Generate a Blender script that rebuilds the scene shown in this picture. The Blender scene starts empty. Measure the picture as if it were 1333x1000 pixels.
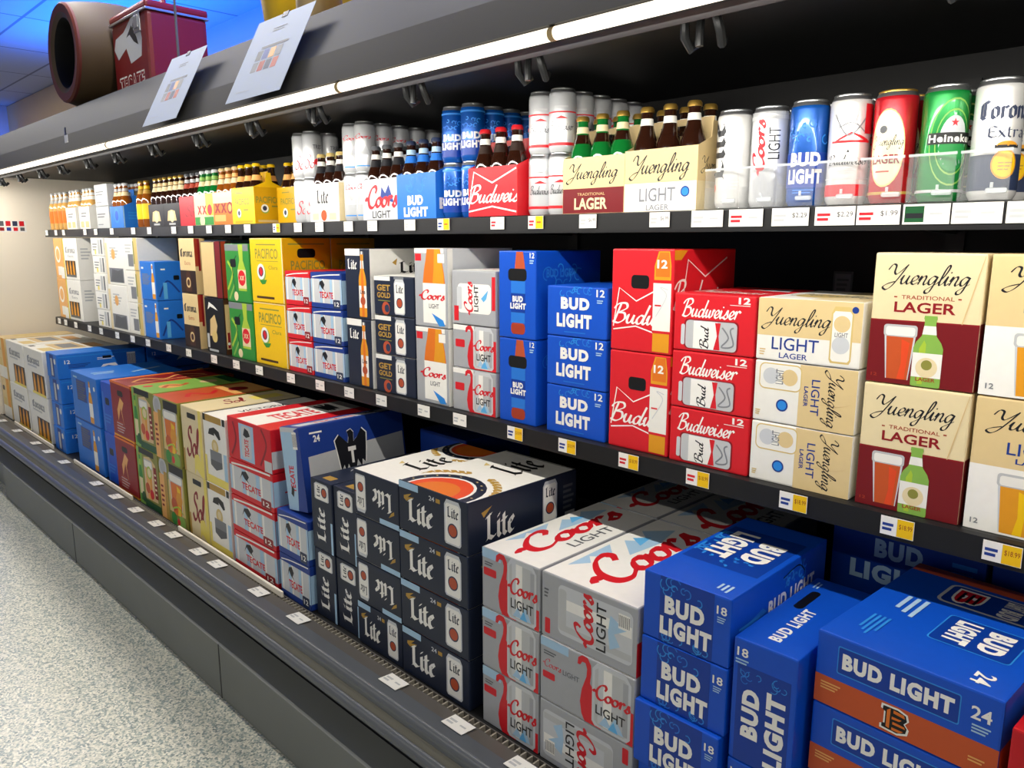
import bpy, bmesh, math, random
from mathutils import Vector, Matrix
from mathutils.geometry import tessellate_polygon
random.seed(7)
SC = bpy.context.scene
COL = SC.collection
R = math.radians

# ------------------------------------------------------------------ camera, light, exposure
cam_d = bpy.data.cameras.new('camera')
cam_d.sensor_width = 36.0
cam_d.lens = 27.0
cam_d.clip_start = 0.05
cam = bpy.data.objects.new('camera', cam_d)
COL.objects.link(cam)
cam.location = (0, 0, 1.55)
cam.rotation_euler = (math.pi / 2 - math.atan(.188), 0, R(45))
SC.camera = cam

world = bpy.data.worlds.new('world')
SC.world = world
world.use_nodes = True
world.node_tree.nodes['Background'].inputs[0].default_value = (.95, .97, 1.0, 1)
world.node_tree.nodes['Background'].inputs[1].default_value = .30

SC.view_settings.view_transform = 'Standard'
SC.view_settings.look = 'None'
SC.view_settings.gamma = 1
SC.view_settings.use_curve_mapping = False
SC.view_settings.exposure = 0.0


def area(name, loc, rot, sx, sy, power, color, spread=180):
    l = bpy.data.lights.new(name, 'AREA')
    l.shape = 'RECTANGLE'
    l.size = sx
    l.size_y = sy
    l.energy = power
    l.color = color
    l.spread = R(spread)
    o = bpy.data.objects.new(name, l)
    o.location = loc
    o.rotation_euler = rot
    COL.objects.link(o)
    return o


# canopy lamp of the refrigerated case (its tube is built with the case)
area('canopy_lamp', (-2.75, 1.064, 1.876), (R(38), 0, 0), 7.1, .03, 50, (1.0, .95, .86))
# recessed ceiling fixtures above the aisle (their housings are built with the ceiling)
TROFFERS = [(-10.3, 1.20), (-8.2, 1.20), (-6.1, 1.20), (-4.0, 1.20), (-1.9, 1.20), (.2, 1.20), (-7.0, -2.2), (-4.0, -2.2), (-1.0, -2.2), (2.0, -2.2)]
for tx, ty in TROFFERS:
    area('ceiling_lamp', (tx, ty, 3.225), (0, 0, 0), 1.9, .11, 26 if ty > 0 else 22, (1.0, .95, .86))
# blue neon tubes: one behind the decorations on top of the case, one on the far wall
area('blue_neon_light', (-3.6, 2.2, 2.42), (R(180), 0, 0), 8.6, .08, 330, (.0, .13, 1.0), 150)
area('blue_neon_light', (-11.55, .6, 2.55), (0, R(100), 0), .08, 5.5, 45, (.0, .13, 1.0))

# ------------------------------------------------------------------ materials
MATS = {}


def lin(c):
    return c / 12.92 if c <= .04045 else ((c + .055) / 1.055) ** 2.4


def hexc(h):
    return tuple(lin(int(h[i:i + 2], 16) / 255) for i in (0, 2, 4))


def mat(name, h, rough=.42, metal=0., spec=.4, noise=0., scale=30, emit=None, estr=0., trans=0., alpha=1., coat=0., bump=0.):
    m = bpy.data.materials.new(name)
    m.use_nodes = True
    nt = m.node_tree
    b = nt.nodes['Principled BSDF']
    c = hexc(h) + (1,)
    b.inputs['Base Color'].default_value = c
    b.inputs['Roughness'].default_value = rough
    b.inputs['Metallic'].default_value = metal
    b.inputs['Specular IOR Level'].default_value = spec
    b.inputs['Transmission Weight'].default_value = trans
    b.inputs['Alpha'].default_value = alpha
    b.inputs['Coat Weight'].default_value = coat
    if noise or bump:
        tc = nt.nodes.new('ShaderNodeTexCoord')
        n = nt.nodes.new('ShaderNodeTexNoise')
        n.inputs['Scale'].default_value = scale
        n.inputs['Detail'].default_value = 4
        nt.links.new(tc.outputs['Object'], n.inputs['Vector'])
        if noise:
            mx = nt.nodes.new('ShaderNodeMix')
            mx.data_type = 'RGBA'
            mx.inputs[6].default_value = tuple(min(1, x * (1 - noise)) for x in c[:3]) + (1,)
            mx.inputs[7].default_value = tuple(min(1, x * (1 + noise)) for x in c[:3]) + (1,)
            nt.links.new(n.outputs['Fac'], mx.inputs[0])
            nt.links.new(mx.outputs[2], b.inputs['Base Color'])
        if bump:
            bp = nt.nodes.new('ShaderNodeBump')
            bp.inputs['Strength'].default_value = bump
            bp.inputs['Distance'].default_value = .01
            nt.links.new(n.outputs['Fac'], bp.inputs['Height'])
            nt.links.new(bp.outputs[0], b.inputs['Normal'])
    if emit:
        b.inputs['Emission Color'].default_value = hexc(emit) + (1,)
        b.inputs['Emission Strength'].default_value = estr
    MATS[name] = m
    return m


# inks and boards
for nm, h in dict(white='F4F2EC', paper='EFEDE6', cream='E6D5AA', tan='D9BC86', gold='B8913C', lgold='D8BE78', black='0C0C0E', ink='1B1C22',
                  navy='1B2439', navy2='2A3653', blue='0B50C6', dblue='073A9C', lblue='2E8BE0', cyan='63B4EA', sky='A9CBE6', mblue='2676D6',
                  tblue='1D3C8F', red='C8121F', dred='8E131C', bred='D81E2A', maroon='741018', orange='E0741E', dorange='C65426', amber='E39A20', fire='E24B22',
                  yellow='F2C40A', dyellow='D9A506', lemon='F1DE6A', green='2F8B36', dgreen='14522A', lime='A9C63C', lgreen='86B34E',
                  brown='4A2A17', dbrown='2C1A12', rust='A63A22', silver='A9ABB0', lsilver='CDD0D4', dsilver='7E8187', grey='5B5E63', lgrey='BFC1C2',
                  ltan='E0C792', peach='EBAE63', olive='8B8A3D', terra='B9502F', hgreen='0E8A3C', hdgreen='0A6A2E').items():
    mat(nm, h, rough=.40, noise=.04, scale=60)
mat('foil', 'C4C7CB', rough=.30, metal=.75, noise=.06, scale=40)
mat('steel', 'B9BBBE', rough=.28, metal=.9)
mat('gold_foil', 'C9A24C', rough=.3, metal=.8)
for nm, h in dict(can_silver='DDDFE2', can_white='E9E8E6', can_blue='0B55B0', can_red='C01825', can_green='118A3A', can_cream='F0E5C4', can_navy='16234F').items():
    mat(nm, h, rough=.26, metal=.35, coat=.3)
mat('glass_brown', '2A130A', rough=.08, spec=.6, coat=.5)
mat('glass_amber', '8A4A12', rough=.08, spec=.6, coat=.5)
mat('glass_green', '0E6A2A', rough=.08, spec=.6, coat=.5)
mat('glass_pale', 'D9A65C', rough=.08, spec=.6, coat=.5)
mat('plastic_clear', 'F4F7F8', rough=.12, trans=.0, alpha=.07, spec=.5)
mat('plastic_edge', 'E6ECEF', rough=.25, alpha=.38)
# the case
mat('case_grey', '6A6B6A', rough=.48, noise=.06, scale=3)
mat('case_band', '6E6B62', rough=.45, noise=.05, scale=3)
mat('bumper_blue_sheen', '565A60', rough=.30, noise=.05, scale=4)  # grey bumper with a faint blue reflection mixed into its colour
mat('bumper_dark', '23242A', rough=.35)
mat('tray_dark', '5A5652', rough=.40, noise=.08, scale=8)
mat('kick', '6E716F', rough=.5, noise=.08, scale=4)
mat('canopy_grey', '303236', rough=.5, spec=.12, noise=.06, scale=2.5)
mat('canopy_dark', '2F2E2B', rough=.5, spec=.12, noise=.06, scale=2.5)
mat('case_black', '0E0E10', rough=.55, noise=.1, scale=5)
mat('shelf_black', '141416', rough=.45)
mat('end_cream', 'F6EDDC', rough=.55, noise=.03, scale=2)
mat('trim_grey', '9C9689', rough=.4)
mat('hook_metal', '242526', rough=.35, metal=.5)
mat('lamp_lens', 'FFFFFF', rough=.4, emit='FFF3DE', estr=1.5)
mat('troffer_lens', 'FFFFFF', rough=.4, emit='FFF6E4', estr=5)
mat('neon_blue', '2060FF', rough=.4, emit='1450FF', estr=8)
mat('sheet', 'BCC8DC', rough=.6)
mat('barrel_tan', '483720', rough=.6, noise=.2, scale=6)
mat('barrel_rust', '5E261E', rough=.6, noise=.15, scale=20)
mat('chest_red', '7C1019', rough=.35, noise=.05, scale=5, coat=.2)
mat('wire', '18181A', rough=.4, metal=.5)

# terrazzo floor
m = mat('terrazzo', 'B9B7A8', rough=.30, spec=.4)
nt = m.node_tree
b = nt.nodes['Principled BSDF']
tc = nt.nodes.new('ShaderNodeTexCoord')
v1 = nt.nodes.new('ShaderNodeTexVoronoi'); v1.inputs['Scale'].default_value = 170
rp = nt.nodes.new('ShaderNodeValToRGB')
e = rp.color_ramp.elements
e[0].position = .0; e[0].color = hexc('657272') + (1,)
e[1].position = 1; e[1].color = hexc('D6D3C4') + (1,)
for p_, c_ in ((.25, '879490'), (.45, 'A8ABA0'), (.7, 'C2C0B2')):
    x_ = e.new(p_); x_.color = hexc(c_) + (1,)
sp = nt.nodes.new('ShaderNodeSeparateColor')
nt.links.new(tc.outputs['Object'], v1.inputs['Vector'])
nt.links.new(v1.outputs['Color'], sp.inputs[0])
nt.links.new(sp.outputs[0], rp.inputs[0])
nt.links.new(rp.outputs[0], b.inputs['Base Color'])
# ceiling tiles with a T-grid
m = mat('ceiling_tile', '8F9190', rough=.8)
nt = m.node_tree
b = nt.nodes['Principled BSDF']
tc = nt.nodes.new('ShaderNodeTexCoord')
br = nt.nodes.new('ShaderNodeTexBrick')
br.offset = 0
br.inputs['Scale'].default_value = 1
br.inputs['Brick Width'].default_value = 1.2
br.inputs['Row Height'].default_value = .61
br.inputs['Mortar Size'].default_value = .012
br.inputs['Color1'].default_value = hexc('A9AAA6') + (1,)
br.inputs['Color2'].default_value = hexc('A3A4A1') + (1,)
br.inputs['Mortar'].default_value = hexc('6C6C6A') + (1,)
nt.links.new(tc.outputs['Object'], br.inputs['Vector'])
nt.links.new(br.outputs['Color'], b.inputs['Base Color'])
mat('wall_beige', 'B89C6E', rough=.7, noise=.05, scale=3)
mat('wall_paint', 'A9ABB0', rough=.7, noise=.04, scale=3)

# ------------------------------------------------------------------ lettering
_TX = {}


def text2d(s, bold=0.):
    k = (s, bold)
    if k in _TX:
        return _TX[k]
    cu = bpy.data.curves.new('lettering', 'FONT')
    cu.body = s
    cu.offset = bold
    cu.resolution_u = 3
    if bold > .03:
        cu.space_character = 1.15
    o = bpy.data.objects.new('lettering', cu)
    COL.objects.link(o)
    dg = bpy.context.evaluated_depsgraph_get()
    me = o.evaluated_get(dg).to_mesh()
    me.calc_loop_triangles()
    tr = [[tuple(me.vertices[i].co[:2]) for i in t.vertices] for t in me.loop_triangles]
    o.evaluated_get(dg).to_mesh_clear()
    bpy.data.objects.remove(o)
    bpy.data.curves.remove(cu)
    _TX[k] = norm(tr)
    return _TX[k]


def norm(tr):
    xs = [p[0] for t in tr for p in t]; ys = [p[1] for t in tr for p in t]
    x0, x1, y0, y1 = min(xs), max(xs), min(ys), max(ys)
    return [[((p[0] - x0) / (x1 - x0), (p[1] - y0) / (y1 - y0)) for p in t] for t in tr]


GL = {
 'o': ([[(.36,.43),(.14,.38),(.03,.16),(.14,.01),(.32,.06),(.41,.28),(.33,.42),(.42,.36),(.54,.38)]], .49),
 'r': ([[(0,.30),(.09,.46),(.09,.22),(.06,.0)],[(.08,.18),(.17,.40),(.28,.47),(.37,.38)]], .38),
 's': ([[(-.02,.02),(.16,.25),(.26,.48),(.28,.30),(.32,.10),(.20,-.01),(.05,.06)]], .40),
 'u': ([[(0,.2),(.09,.45),(.06,.14),(.13,.01),(.26,.10),(.36,.44)],[(.36,.45),(.33,.12),(.40,.01),(.52,.12)]], .5),
 'n': ([[(0,.2),(.08,.45),(.08,.25),(.04,0)],[(.05,.1),(.14,.36),(.26,.45),(.31,.34),(.28,.1),(.34,.0),(.46,.12)]], .45),
 'e': ([[(0,.12),(.2,.20),(.30,.36),(.20,.45),(.07,.32),(.06,.10),(.18,0),(.36,.12)]], .35),
 'd': ([[(.34,.40),(.18,.44),(.04,.24),(.08,.02),(.24,.06),(.36,.40)],[(.50,1.0),(.40,.5),(.33,.12),(.39,0),(.5,.12)]], .5),
 'w': ([[(0,.2),(.08,.45),(.05,.14),(.11,.01),(.22,.12),(.30,.43)],[(.30,.43),(.27,.12),(.34,.01),(.46,.14),(.50,.45),(.60,.38)]], .6),
 'i': ([[(0,.12),(.10,.45),(.08,.12),(.14,0),(.25,.12)],[(.16,.62),(.19,.68)]], .25),
 'g': ([[(.34,.40),(.18,.44),(.04,.26),(.08,.04),(.22,.06),(.36,.40)],[(.37,.43),(.32,0),(.24,-.36),(.08,-.42),(.04,-.28),(.22,-.10),(.46,.10)]], .46),
 'l': ([[(0,.1),(.2,.5),(.28,.9),(.2,1.0),(.12,.7),(.08,.15),(.13,0),(.26,.12)]], .26),
 'a': ([[(.34,.40),(.18,.44),(.04,.24),(.08,.02),(.24,.06),(.36,.42),(.32,.1),(.38,0),(.48,.12)]], .48),
 'C': ([[(.60,.66),(.68,.86),(.56,1.0),(.28,.88),(.06,.48),(.12,.06),(.40,-.04),(.70,.18)],[(-.22,.28),(-.16,.42),(-.02,.36),(.10,.42)]], .66),
 'B': ([[(.24,.98),(.16,.5),(.08,0)],[(-.06,.72),(.12,.98),(.48,1.02),(.56,.78),(.24,.55),(.20,.52),(.50,.50),(.56,.2),(.30,-.02),(.0,.05)]], .64),
 'Y': ([[(-.1,.72),(.02,1.0),(.2,.95),(.24,.62),(.36,.5),(.52,.66),(.76,1.02)],[(.76,1.02),(.56,.4),(.36,-.1),(.14,-.32),(-.06,-.2),(.1,-.02),(.42,.12)]], .66),
 'S': ([[(.55,.8),(.5,1.0),(.25,.95),(.2,.7),(.45,.45),(.42,.1),(.15,-.02),(-.05,.2)]], .58),
}


def cr(pts, n=7):
    P = [pts[0]] + list(pts) + [pts[-1]]
    out = []
    for i in range(1, len(P) - 2):
        a, b_, c, d = P[i - 1], P[i], P[i + 1], P[i + 2]
        for k in range(n):
            t = k / n
            out.append(tuple(.5 * (2 * b_[j] + (c[j] - a[j]) * t + (2 * a[j] - 5 * b_[j] + 4 * c[j] - d[j]) * t * t + (3 * b_[j] - a[j] - 3 * c[j] + d[j]) * t ** 3) for j in (0, 1)))
    out.append(tuple(pts[-1]))
    return out


def ribbon(pts, wmin, wmax, ang=R(35)):
    q = []
    L = []
    for i, p in enumerate(pts):
        a = pts[max(0, i - 1)]; c = pts[min(len(pts) - 1, i + 1)]
        dx, dy = c[0] - a[0], c[1] - a[1]
        l = math.hypot(dx, dy) or 1e-6
        th = math.atan2(dy, dx)
        w = (wmin + (wmax - wmin) * abs(math.sin(th - ang))) / 2
        L.append(((p[0] - dy / l * w, p[1] + dx / l * w), (p[0] + dy / l * w, p[1] - dx / l * w)))
    for (a, b_), (c, d) in zip(L, L[1:]):
        q.append([a, c, d]); q.append([a, d, b_])
    return q


def script2d(s, wmin=.035, wmax=.11, slant=.18):
    k = ('script', s, wmin, wmax, slant)
    if k not in _TX:
        x = 0
        tr = []
        for ch in s:
            st, adv = GL[ch]
            for g in st:
                tr += ribbon([(px + x + py * slant, py) for px, py in cr(g)], wmin, wmax)
            x += adv
        _TX[k] = norm(tr)
    return _TX[k]


BL = {
 'L': ([[(.12,1.0),(.12,.12),(.02,.0)],[(.12,.12),(.34,.02),(.52,.14)],[(0,.92),(.26,1.02)]], .56),
 'i': ([[(.02,.60),(.10,.66),(.10,.10),(.2,.0)],[(.10,.84),(.13,.92)]], .28),
 't': ([[(.12,.88),(.12,.10),(.24,.0)],[(.0,.62),(.28,.66)]], .32),
 'e': ([[(.10,.12),(.10,.52),(.26,.66),(.34,.52),(.12,.30)],[(.10,.12),(.22,.0),(.36,.10)]], .4),
 'C': ([[(.5,.9),(.34,1.0),(.12,.85),(.12,.15),(.3,.0),(.52,.14)],[(.3,.95),(.3,.1)]], .6),
 'o': ([[(.08,.55),(.08,.12),(.2,.0),(.36,.12),(.36,.52),(.22,.66),(.08,.55)]], .46),
 'r': ([[(.02,.58),(.10,.66),(.10,0)],[(.10,.5),(.24,.66),(.34,.56)]], .38),
 'n': ([[(.02,.58),(.10,.66),(.10,0)],[(.10,.5),(.26,.66),(.36,.54),(.36,.1),(.42,0)]], .48),
 'a': ([[(.06,.56),(.2,.66),(.34,.54),(.34,.1),(.44,0)],[(.34,.4),(.08,.26),(.08,.1),(.2,0),(.34,.14)]], .48),
 'E': ([[(.5,.9),(.3,1.0),(.12,.85),(.12,.15),(.3,.0),(.52,.14)],[(.12,.5),(.42,.54)]], .56),
 'x': ([[(.04,.62),(.36,.0)],[(.36,.64),(.04,.02)]], .42),
}


def black2d(s, nib=.20, ang=R(40)):
    k = ('black', s, nib)
    if k not in _TX:
        nx, ny = math.cos(ang) * nib / 2, math.sin(ang) * nib / 2
        tx, ty = -math.sin(ang) * .02, math.cos(ang) * .02
        x = 0
        tr = []
        for ch in s:
            st, adv = BL[ch]
            for g in st:
                for (ax, ay), (bx_, by) in zip(g, g[1:]):
                    for ox, oy in ((nx, ny), (tx, ty)):
                        a, b_, c, d = (ax + x - ox, ay - oy), (ax + x + ox, ay + oy), (bx_ + x + ox, by + oy), (bx_ + x - ox, by - oy)
                        tr += [[a, b_, c], [a, c, d]]
            x += adv
        _TX[k] = norm(tr)
    return _TX[k]


# ------------------------------------------------------------------ printed things: one mesh with inks as thin raised faces
def clip(poly, ax, val, keep_less):
    out = []
    n = len(poly)
    for i in range(n):
        a, b_ = poly[i], poly[(i + 1) % n]
        ia = (a[ax] <= val) if keep_less else (a[ax] >= val)
        ib = (b_[ax] <= val) if keep_less else (b_[ax] >= val)
        if ia:
            out.append(a)
        if ia != ib:
            t = (val - a[ax]) / (b_[ax] - a[ax])
            out.append((a[0] + (b_[0] - a[0]) * t, a[1] + (b_[1] - a[1]) * t))
    return out


class Pk:
    def __init__(s):
        s.v = []; s.f = []; s.m = []; s.mats = []; s.slots = None

    def mi(s, n):
        if n not in s.mats:
            s.mats.append(n)
        return s.mats.index(n)

    def face(s, pts, mn):
        i = len(s.v)
        s.v += [tuple(p) for p in pts]
        s.f.append(tuple(range(i, i + len(pts))))
        s.m.append(s.mi(mn))

    def bm(s, bm, mn):
        i = len(s.v)
        bm.verts.index_update()
        s.v += [tuple(v.co) for v in bm.verts]
        k = s.mi(mn)
        for f in bm.faces:
            s.f.append(tuple(i + v.index for v in f.verts)); s.m.append(k)
        bm.free()

    def box(s, x0, x1, y0, y1, z0, z1, mn, bev=.0):
        bm = bmesh.new()
        bmesh.ops.create_cube(bm, size=1)
        for v in bm.verts:
            v.co = Vector((x0 + (x1 - x0) * (v.co.x + .5), y0 + (y1 - y0) * (v.co.y + .5), z0 + (z1 - z0) * (v.co.z + .5)))
        if bev:
            bmesh.ops.bevel(bm, geom=bm.edges[:], offset=bev, segments=2, affect='EDGES', profile=.6)
        s.bm(bm, mn)

    def lathe(s, prof, n=24, cx=0, cy=0):
        # prof: (r, z, material of the band that ends here)
        rings = []
        for r, z, mn in prof:
            i = len(s.v)
            if r < 1e-5:
                s.v.append((cx, cy, z)); rings.append([i] * n)
            else:
                s.v += [(cx + r * math.cos(2 * math.pi * k / n), cy + r * math.sin(2 * math.pi * k / n), z) for k in range(n)]
                rings.append(list(range(i, i + n)))
        for (a, b_, p) in zip(rings, rings[1:], prof[1:]):
            for k in range(n):
                q = [a[k], a[(k + 1) % n], b_[(k + 1) % n], b_[k]]
                qq = []
                for x in q:
                    if x not in qq:
                        qq.append(x)
                if len(qq) > 2:
                    s.f.append(tuple(qq)); s.m.append(s.mi(p[2]))

    def tube(s, pts, r, mn, n=8):
        P = [Vector(p) for p in pts]
        rings = []
        for i, p in enumerate(P):
            t = (P[min(i + 1, len(P) - 1)] - P[max(i - 1, 0)]).normalized()
            a = t.orthogonal().normalized()
            if i and abs(t.dot(up)) < .95:
                a = (up - t * up.dot(t)).normalized()
            up = a
            b_ = t.cross(a)
            j = len(s.v)
            s.v += [tuple(p + (a * math.cos(2 * math.pi * k / n) + b_ * math.sin(2 * math.pi * k / n)) * r) for k in range(n)]
            rings.append(j)
        k0 = s.mi(mn)
        for a, b_ in zip(rings, rings[1:]):
            for k in range(n):
                s.f.append((a + k, a + (k + 1) % n, b_ + (k + 1) % n, b_ + k)); s.m.append(k0)
        s.f.append(tuple(range(rings[0], rings[0] + n))); s.m.append(k0)
        s.f.append(tuple(range(rings[-1], rings[-1] + n))); s.m.append(k0)

    def prism(s, prof, x0, x1, mn, mats=None):
        # prof: closed list of (y,z); extruded along x
        n = len(prof)
        i = len(s.v)
        s.v += [(x0, y, z) for y, z in prof] + [(x1, y, z) for y, z in prof]
        for k in range(n):
            s.f.append((i + k, i + (k + 1) % n, i + n + (k + 1) % n, i + n + k))
            s.m.append(s.mi(mats[k] if mats else mn))
        s.f.append(tuple(i + k for k in range(n))); s.m.append(s.mi(mn))
        s.f.append(tuple(i + n + k for k in range(n))); s.m.append(s.mi(mn))

    def mesh(s, name, smooth=False):
        me = bpy.data.meshes.new(name)
        me.from_pydata(s.v, [], s.f)
        for n in s.mats:
            me.materials.append(MATS[n])
        me.polygons.foreach_set('material_index', s.m)
        if smooth:
            bm = bmesh.new(); bm.from_mesh(me)
            bmesh.ops.recalc_face_normals(bm, faces=bm.faces[:])
            bm.to_mesh(me); bm.free()
            me.polygons.foreach_set('use_smooth', [True] * len(me.polygons))
            me.set_sharp_from_angle(angle=R(38))
        me.update()
        return me


class Fr:
    """a printable face: normalised u (right) and v (up) in 0..1"""
    def __init__(s, pk, O, U, V, W, H, cyl=None):
        s.pk = pk; s.O = Vector(O); s.U = Vector(U); s.V = Vector(V); s.W = W; s.H = H
        s.N = s.U.cross(s.V); s.k = 0; s.cyl = cyl

    def p(s, u, v, off):
        if s.cyl:
            r, z0, span, a0 = s.cyl
            a = a0 + (u - .5) * span
            return ((r + off) * math.sin(a), -(r + off) * math.cos(a), z0 + v * s.H)
        return s.O + s.U * (u * s.W) + s.V * (v * s.H) + s.N * off

    def put(s, polys, mn, hold=False, bounds=(0, 1, 0, 1)):
        if not hold:
            s.k += 1
        off = .00015 + .00004 * s.k
        if s.cyl:
            off += .0003
        off0 = off
        if not s.cyl:
            mg = .003 if s.N.z > .5 else .0008
            mu, mv = mg / s.W, mg / s.H
            bounds = (max(bounds[0], mu), min(bounds[1], 1 - mu), max(bounds[2], mv), min(bounds[3], 1 - mv))
        for k_, t in enumerate(polys):
            off = off0 + 1.5e-6 * (k_ % 16)
            for ax, val, less in ((0, bounds[0], False), (0, bounds[1], True), (1, bounds[2], False), (1, bounds[3], True)):
                if t and any((q[ax] > val) if less else (q[ax] < val) for q in t):
                    t = clip(t, ax, val, less)
            if len(t) < 3:
                continue
            if s.cyl:
                step = .005 / s.W
                a = min(q[0] for q in t); b_ = max(q[0] for q in t)
                i0, i1 = int(a // step), int(b_ // step)
                for i in range(i0, i1 + 1):
                    c = clip(clip(t, 0, i * step, False), 0, (i + 1) * step, True) if i1 > i0 else t
                    if len(c) > 2:
                        s.pk.face([s.p(u, v, off) for u, v in c], mn)
            else:
                s.pk.face([s.p(u, v, off) for u, v in t], mn)

    def rect(s, x0, y0, x1, y1, mn):
        s.put([[(x0, y0), (x1, y0), (x1, y1), (x0, y1)]], mn)

    def poly(s, pts, mn):
        # closed fan round a centre point, or any simple outline
        if abs(pts[-1][0] - pts[1][0]) + abs(pts[-1][1] - pts[1][1]) < 1e-6:
            s.put([[pts[0], pts[i], pts[i + 1]] for i in range(1, len(pts) - 1)], mn)
        else:
            tr = tessellate_polygon([[Vector((p[0], p[1], 0)) for p in pts]])
            s.put([[pts[i] for i in t] for t in tr], mn)

    def ell(s, cx, cy, rx, ry=None, mn='white', a0=0, a1=360):
        if ry is None:
            ry = rx * s.W / s.H
        n = 26
        pts = [(cx + rx * math.cos(R(a0 + (a1 - a0) * k / n)), cy + ry * math.sin(R(a0 + (a1 - a0) * k / n))) for k in range(n + 1)]
        s.put([[(cx, cy), pts[k], pts[k + 1]] for k in range(n)], mn)

    def rrect(s, x0, y0, x1, y1, r, mn):
        ry = r * s.W / s.H
        pts = [((x0 + x1) / 2, (y0 + y1) / 2)]
        for cx, cy, a in ((x1 - r, y1 - ry, 0), (x0 + r, y1 - ry, 90), (x0 + r, y0 + ry, 180), (x1 - r, y0 + ry, 270)):
            for k in range(5):
                t = R(a + 22.5 * k)
                pts.append((cx + r * math.cos(t), cy + ry * math.sin(t)))
        pts.append(pts[1])
        s.poly(pts, mn)

    def slot(s, x0, y0, x1, y1, r):
        # the hand hole, kept apart so that it becomes a part of its own
        if s.pk.slots is None:
            s.pk.slots = Pk()
        g = Fr(s.pk.slots, s.O, s.U, s.V, s.W, s.H)
        g.k = s.k + 4
        g.rrect(x0, y0, x1, y1, r, 'black')

    def glyphs(s, tr, x0, y0, x1, y1, mn, rot=0, shear=0, bounds=(0, 1, 0, 1)):
        W, H = x1 - x0, y1 - y0
        out = []
        for t in tr:
            q = []
            for a, b_ in t:
                a = a + shear * b_
                if rot == 0:
                    q.append((x0 + a * W, y0 + b_ * H))
                elif rot == 90:
                    q.append((x1 - b_ * W, y0 + a * H))
                elif rot == -90:
                    q.append((x0 + b_ * W, y1 - a * H))
                else:
                    q.append((x1 - a * W, y1 - b_ * H))
            out.append(q)
        s.put(out, mn, bounds=bounds)

    def text(s, t, x0, y0, x1, y1, mn, bold=.018, **k):
        s.glyphs(text2d(t, bold), x0, y0, x1, y1, mn, **k)

    def script(s, t, x0, y0, x1, y1, mn, wmin=.035, wmax=.11, slant=.18, **k):
        s.glyphs(script2d(t, wmin, wmax, slant), x0, y0, x1, y1, mn, **k)

    def blackl(s, t, x0, y0, x1, y1, mn, nib=.20, **k):
        s.glyphs(black2d(t, nib), x0, y0, x1, y1, mn, **k)

    def line(s, pts, w, mn, smooth=True):
        P = cr(pts, 6) if smooth else pts
        asp = s.W / s.H
        q = ribbon([(x, y / asp) for x, y in P], w, w)
        s.put([[(x, y * asp) for x, y in t] for t in q], mn)

    def bars(s, x0, y0, x1, y1, n, mn, fill=.5):
        # a block of unreadably small print
        hh = (y1 - y0) / n
        s.put([[(x0, y0 + i * hh), (x0 + (x1 - x0) * (.75 + .25 * ((i * 7) % 3) / 2), y0 + i * hh), (x0 + (x1 - x0) * (.75 + .25 * ((i * 7) % 3) / 2), y0 + (i + fill) * hh), (x0, y0 + (i + fill) * hh)] for i in range(n)], mn)

    def barcode(s, x0, y0, x1, y1):
        s.rect(x0, y0, x1, y1, 'white')
        n = 12
        w = (x1 - x0) / n
        s.put([[(x0 + w * (i + .2), y0 + (y1 - y0) * .15), (x0 + w * (i + .2 + .25 + .3 * (i % 2)), y0 + (y1 - y0) * .15), (x0 + w * (i + .2 + .25 + .3 * (i % 2)), y0 + (y1 - y0) * .9), (x0 + w * (i + .2), y0 + (y1 - y0) * .9)] for i in range(n)], 'ink')

    def can(s, x0, y0, x1, y1, mn, rim='lsilver', edge=None):
        w, h = x1 - x0, y1 - y0
        f = lambda L: [(x0 + a * w, y0 + b_ * h) for a, b_ in L]
        s.poly(f([(.5, .5), (.08, 0), (.92, 0), (1, .06), (1, .88), (.86, 1), (.14, 1), (0, .88), (0, .06), (.08, 0)]), edge or rim)
        s.poly(f([(.5, .5), (.16, .035), (.84, .035), (.93, .08), (.93, .87), (.84, .92), (.16, .92), (.07, .87), (.07, .08), (.16, .035)]), mn)

    def bottle(s, cx, y0, w, h, glass, label, neck=None, cap='silver', hi=None):
        f = lambda L: [(cx + a * w / 2, y0 + b_ * h) for a, b_ in L]
        half = [(.9, 0), (1, .02), (1, .55), (.85, .63), (.5, .72), (.40, .80), (.38, .95), (.42, .955), (.42, 1)]
        s.poly(f([(0, .4)] + half + [(-a, b_) for a, b_ in half[::-1]] + [(.9, 0)]), glass)
        if hi:
            s.poly(f([(-.35, .3), (-.55, .04), (-.2, .04), (-.15, .6), (-.3, .66), (-.6, .54), (-.55, .04)]), hi)
        if label:
            s.put([f([(-1, .14), (1, .14), (1, .48), (-1, .48)])], label)
        if neck:
            s.put([f([(-.48, .74), (.48, .74), (.40, .86), (-.40, .86)])], neck)
        s.put([f([(-.45, .955), (.45, .955), (.42, 1.0), (-.42, 1.0)])], cap)


def faces(pk, w, d, h):
    X, Y, Z = (1, 0, 0), (0, 1, 0), (0, 0, 1)
    nX, nY = (-1, 0, 0), (0, -1, 0)
    return dict(
        F=Fr(pk, (-w / 2, -d / 2, 0), X, Z, w, h),
        FU=Fr(pk, (w / 2, -d / 2, h), nX, (0, 0, -1), w, h),
        R=Fr(pk, (w / 2, -d / 2, 0), Y, Z, d, h),
        T=Fr(pk, (-w / 2, -d / 2, h), X, Y, w, d),
        TD=Fr(pk, (w / 2, -d / 2, h), Y, nX, d, w),
        TB=Fr(pk, (-w / 2, d / 2, h), nY, X, d, w))


def carton(w, d, h, body, design, bev=.0035, seam=None):
    pk = Pk()
    pk.box(-w / 2, w / 2, -d / 2, d / 2, 0, h, body, bev)
    fs = faces(pk, w, d, h)
    design(fs)
    return pk


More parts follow.
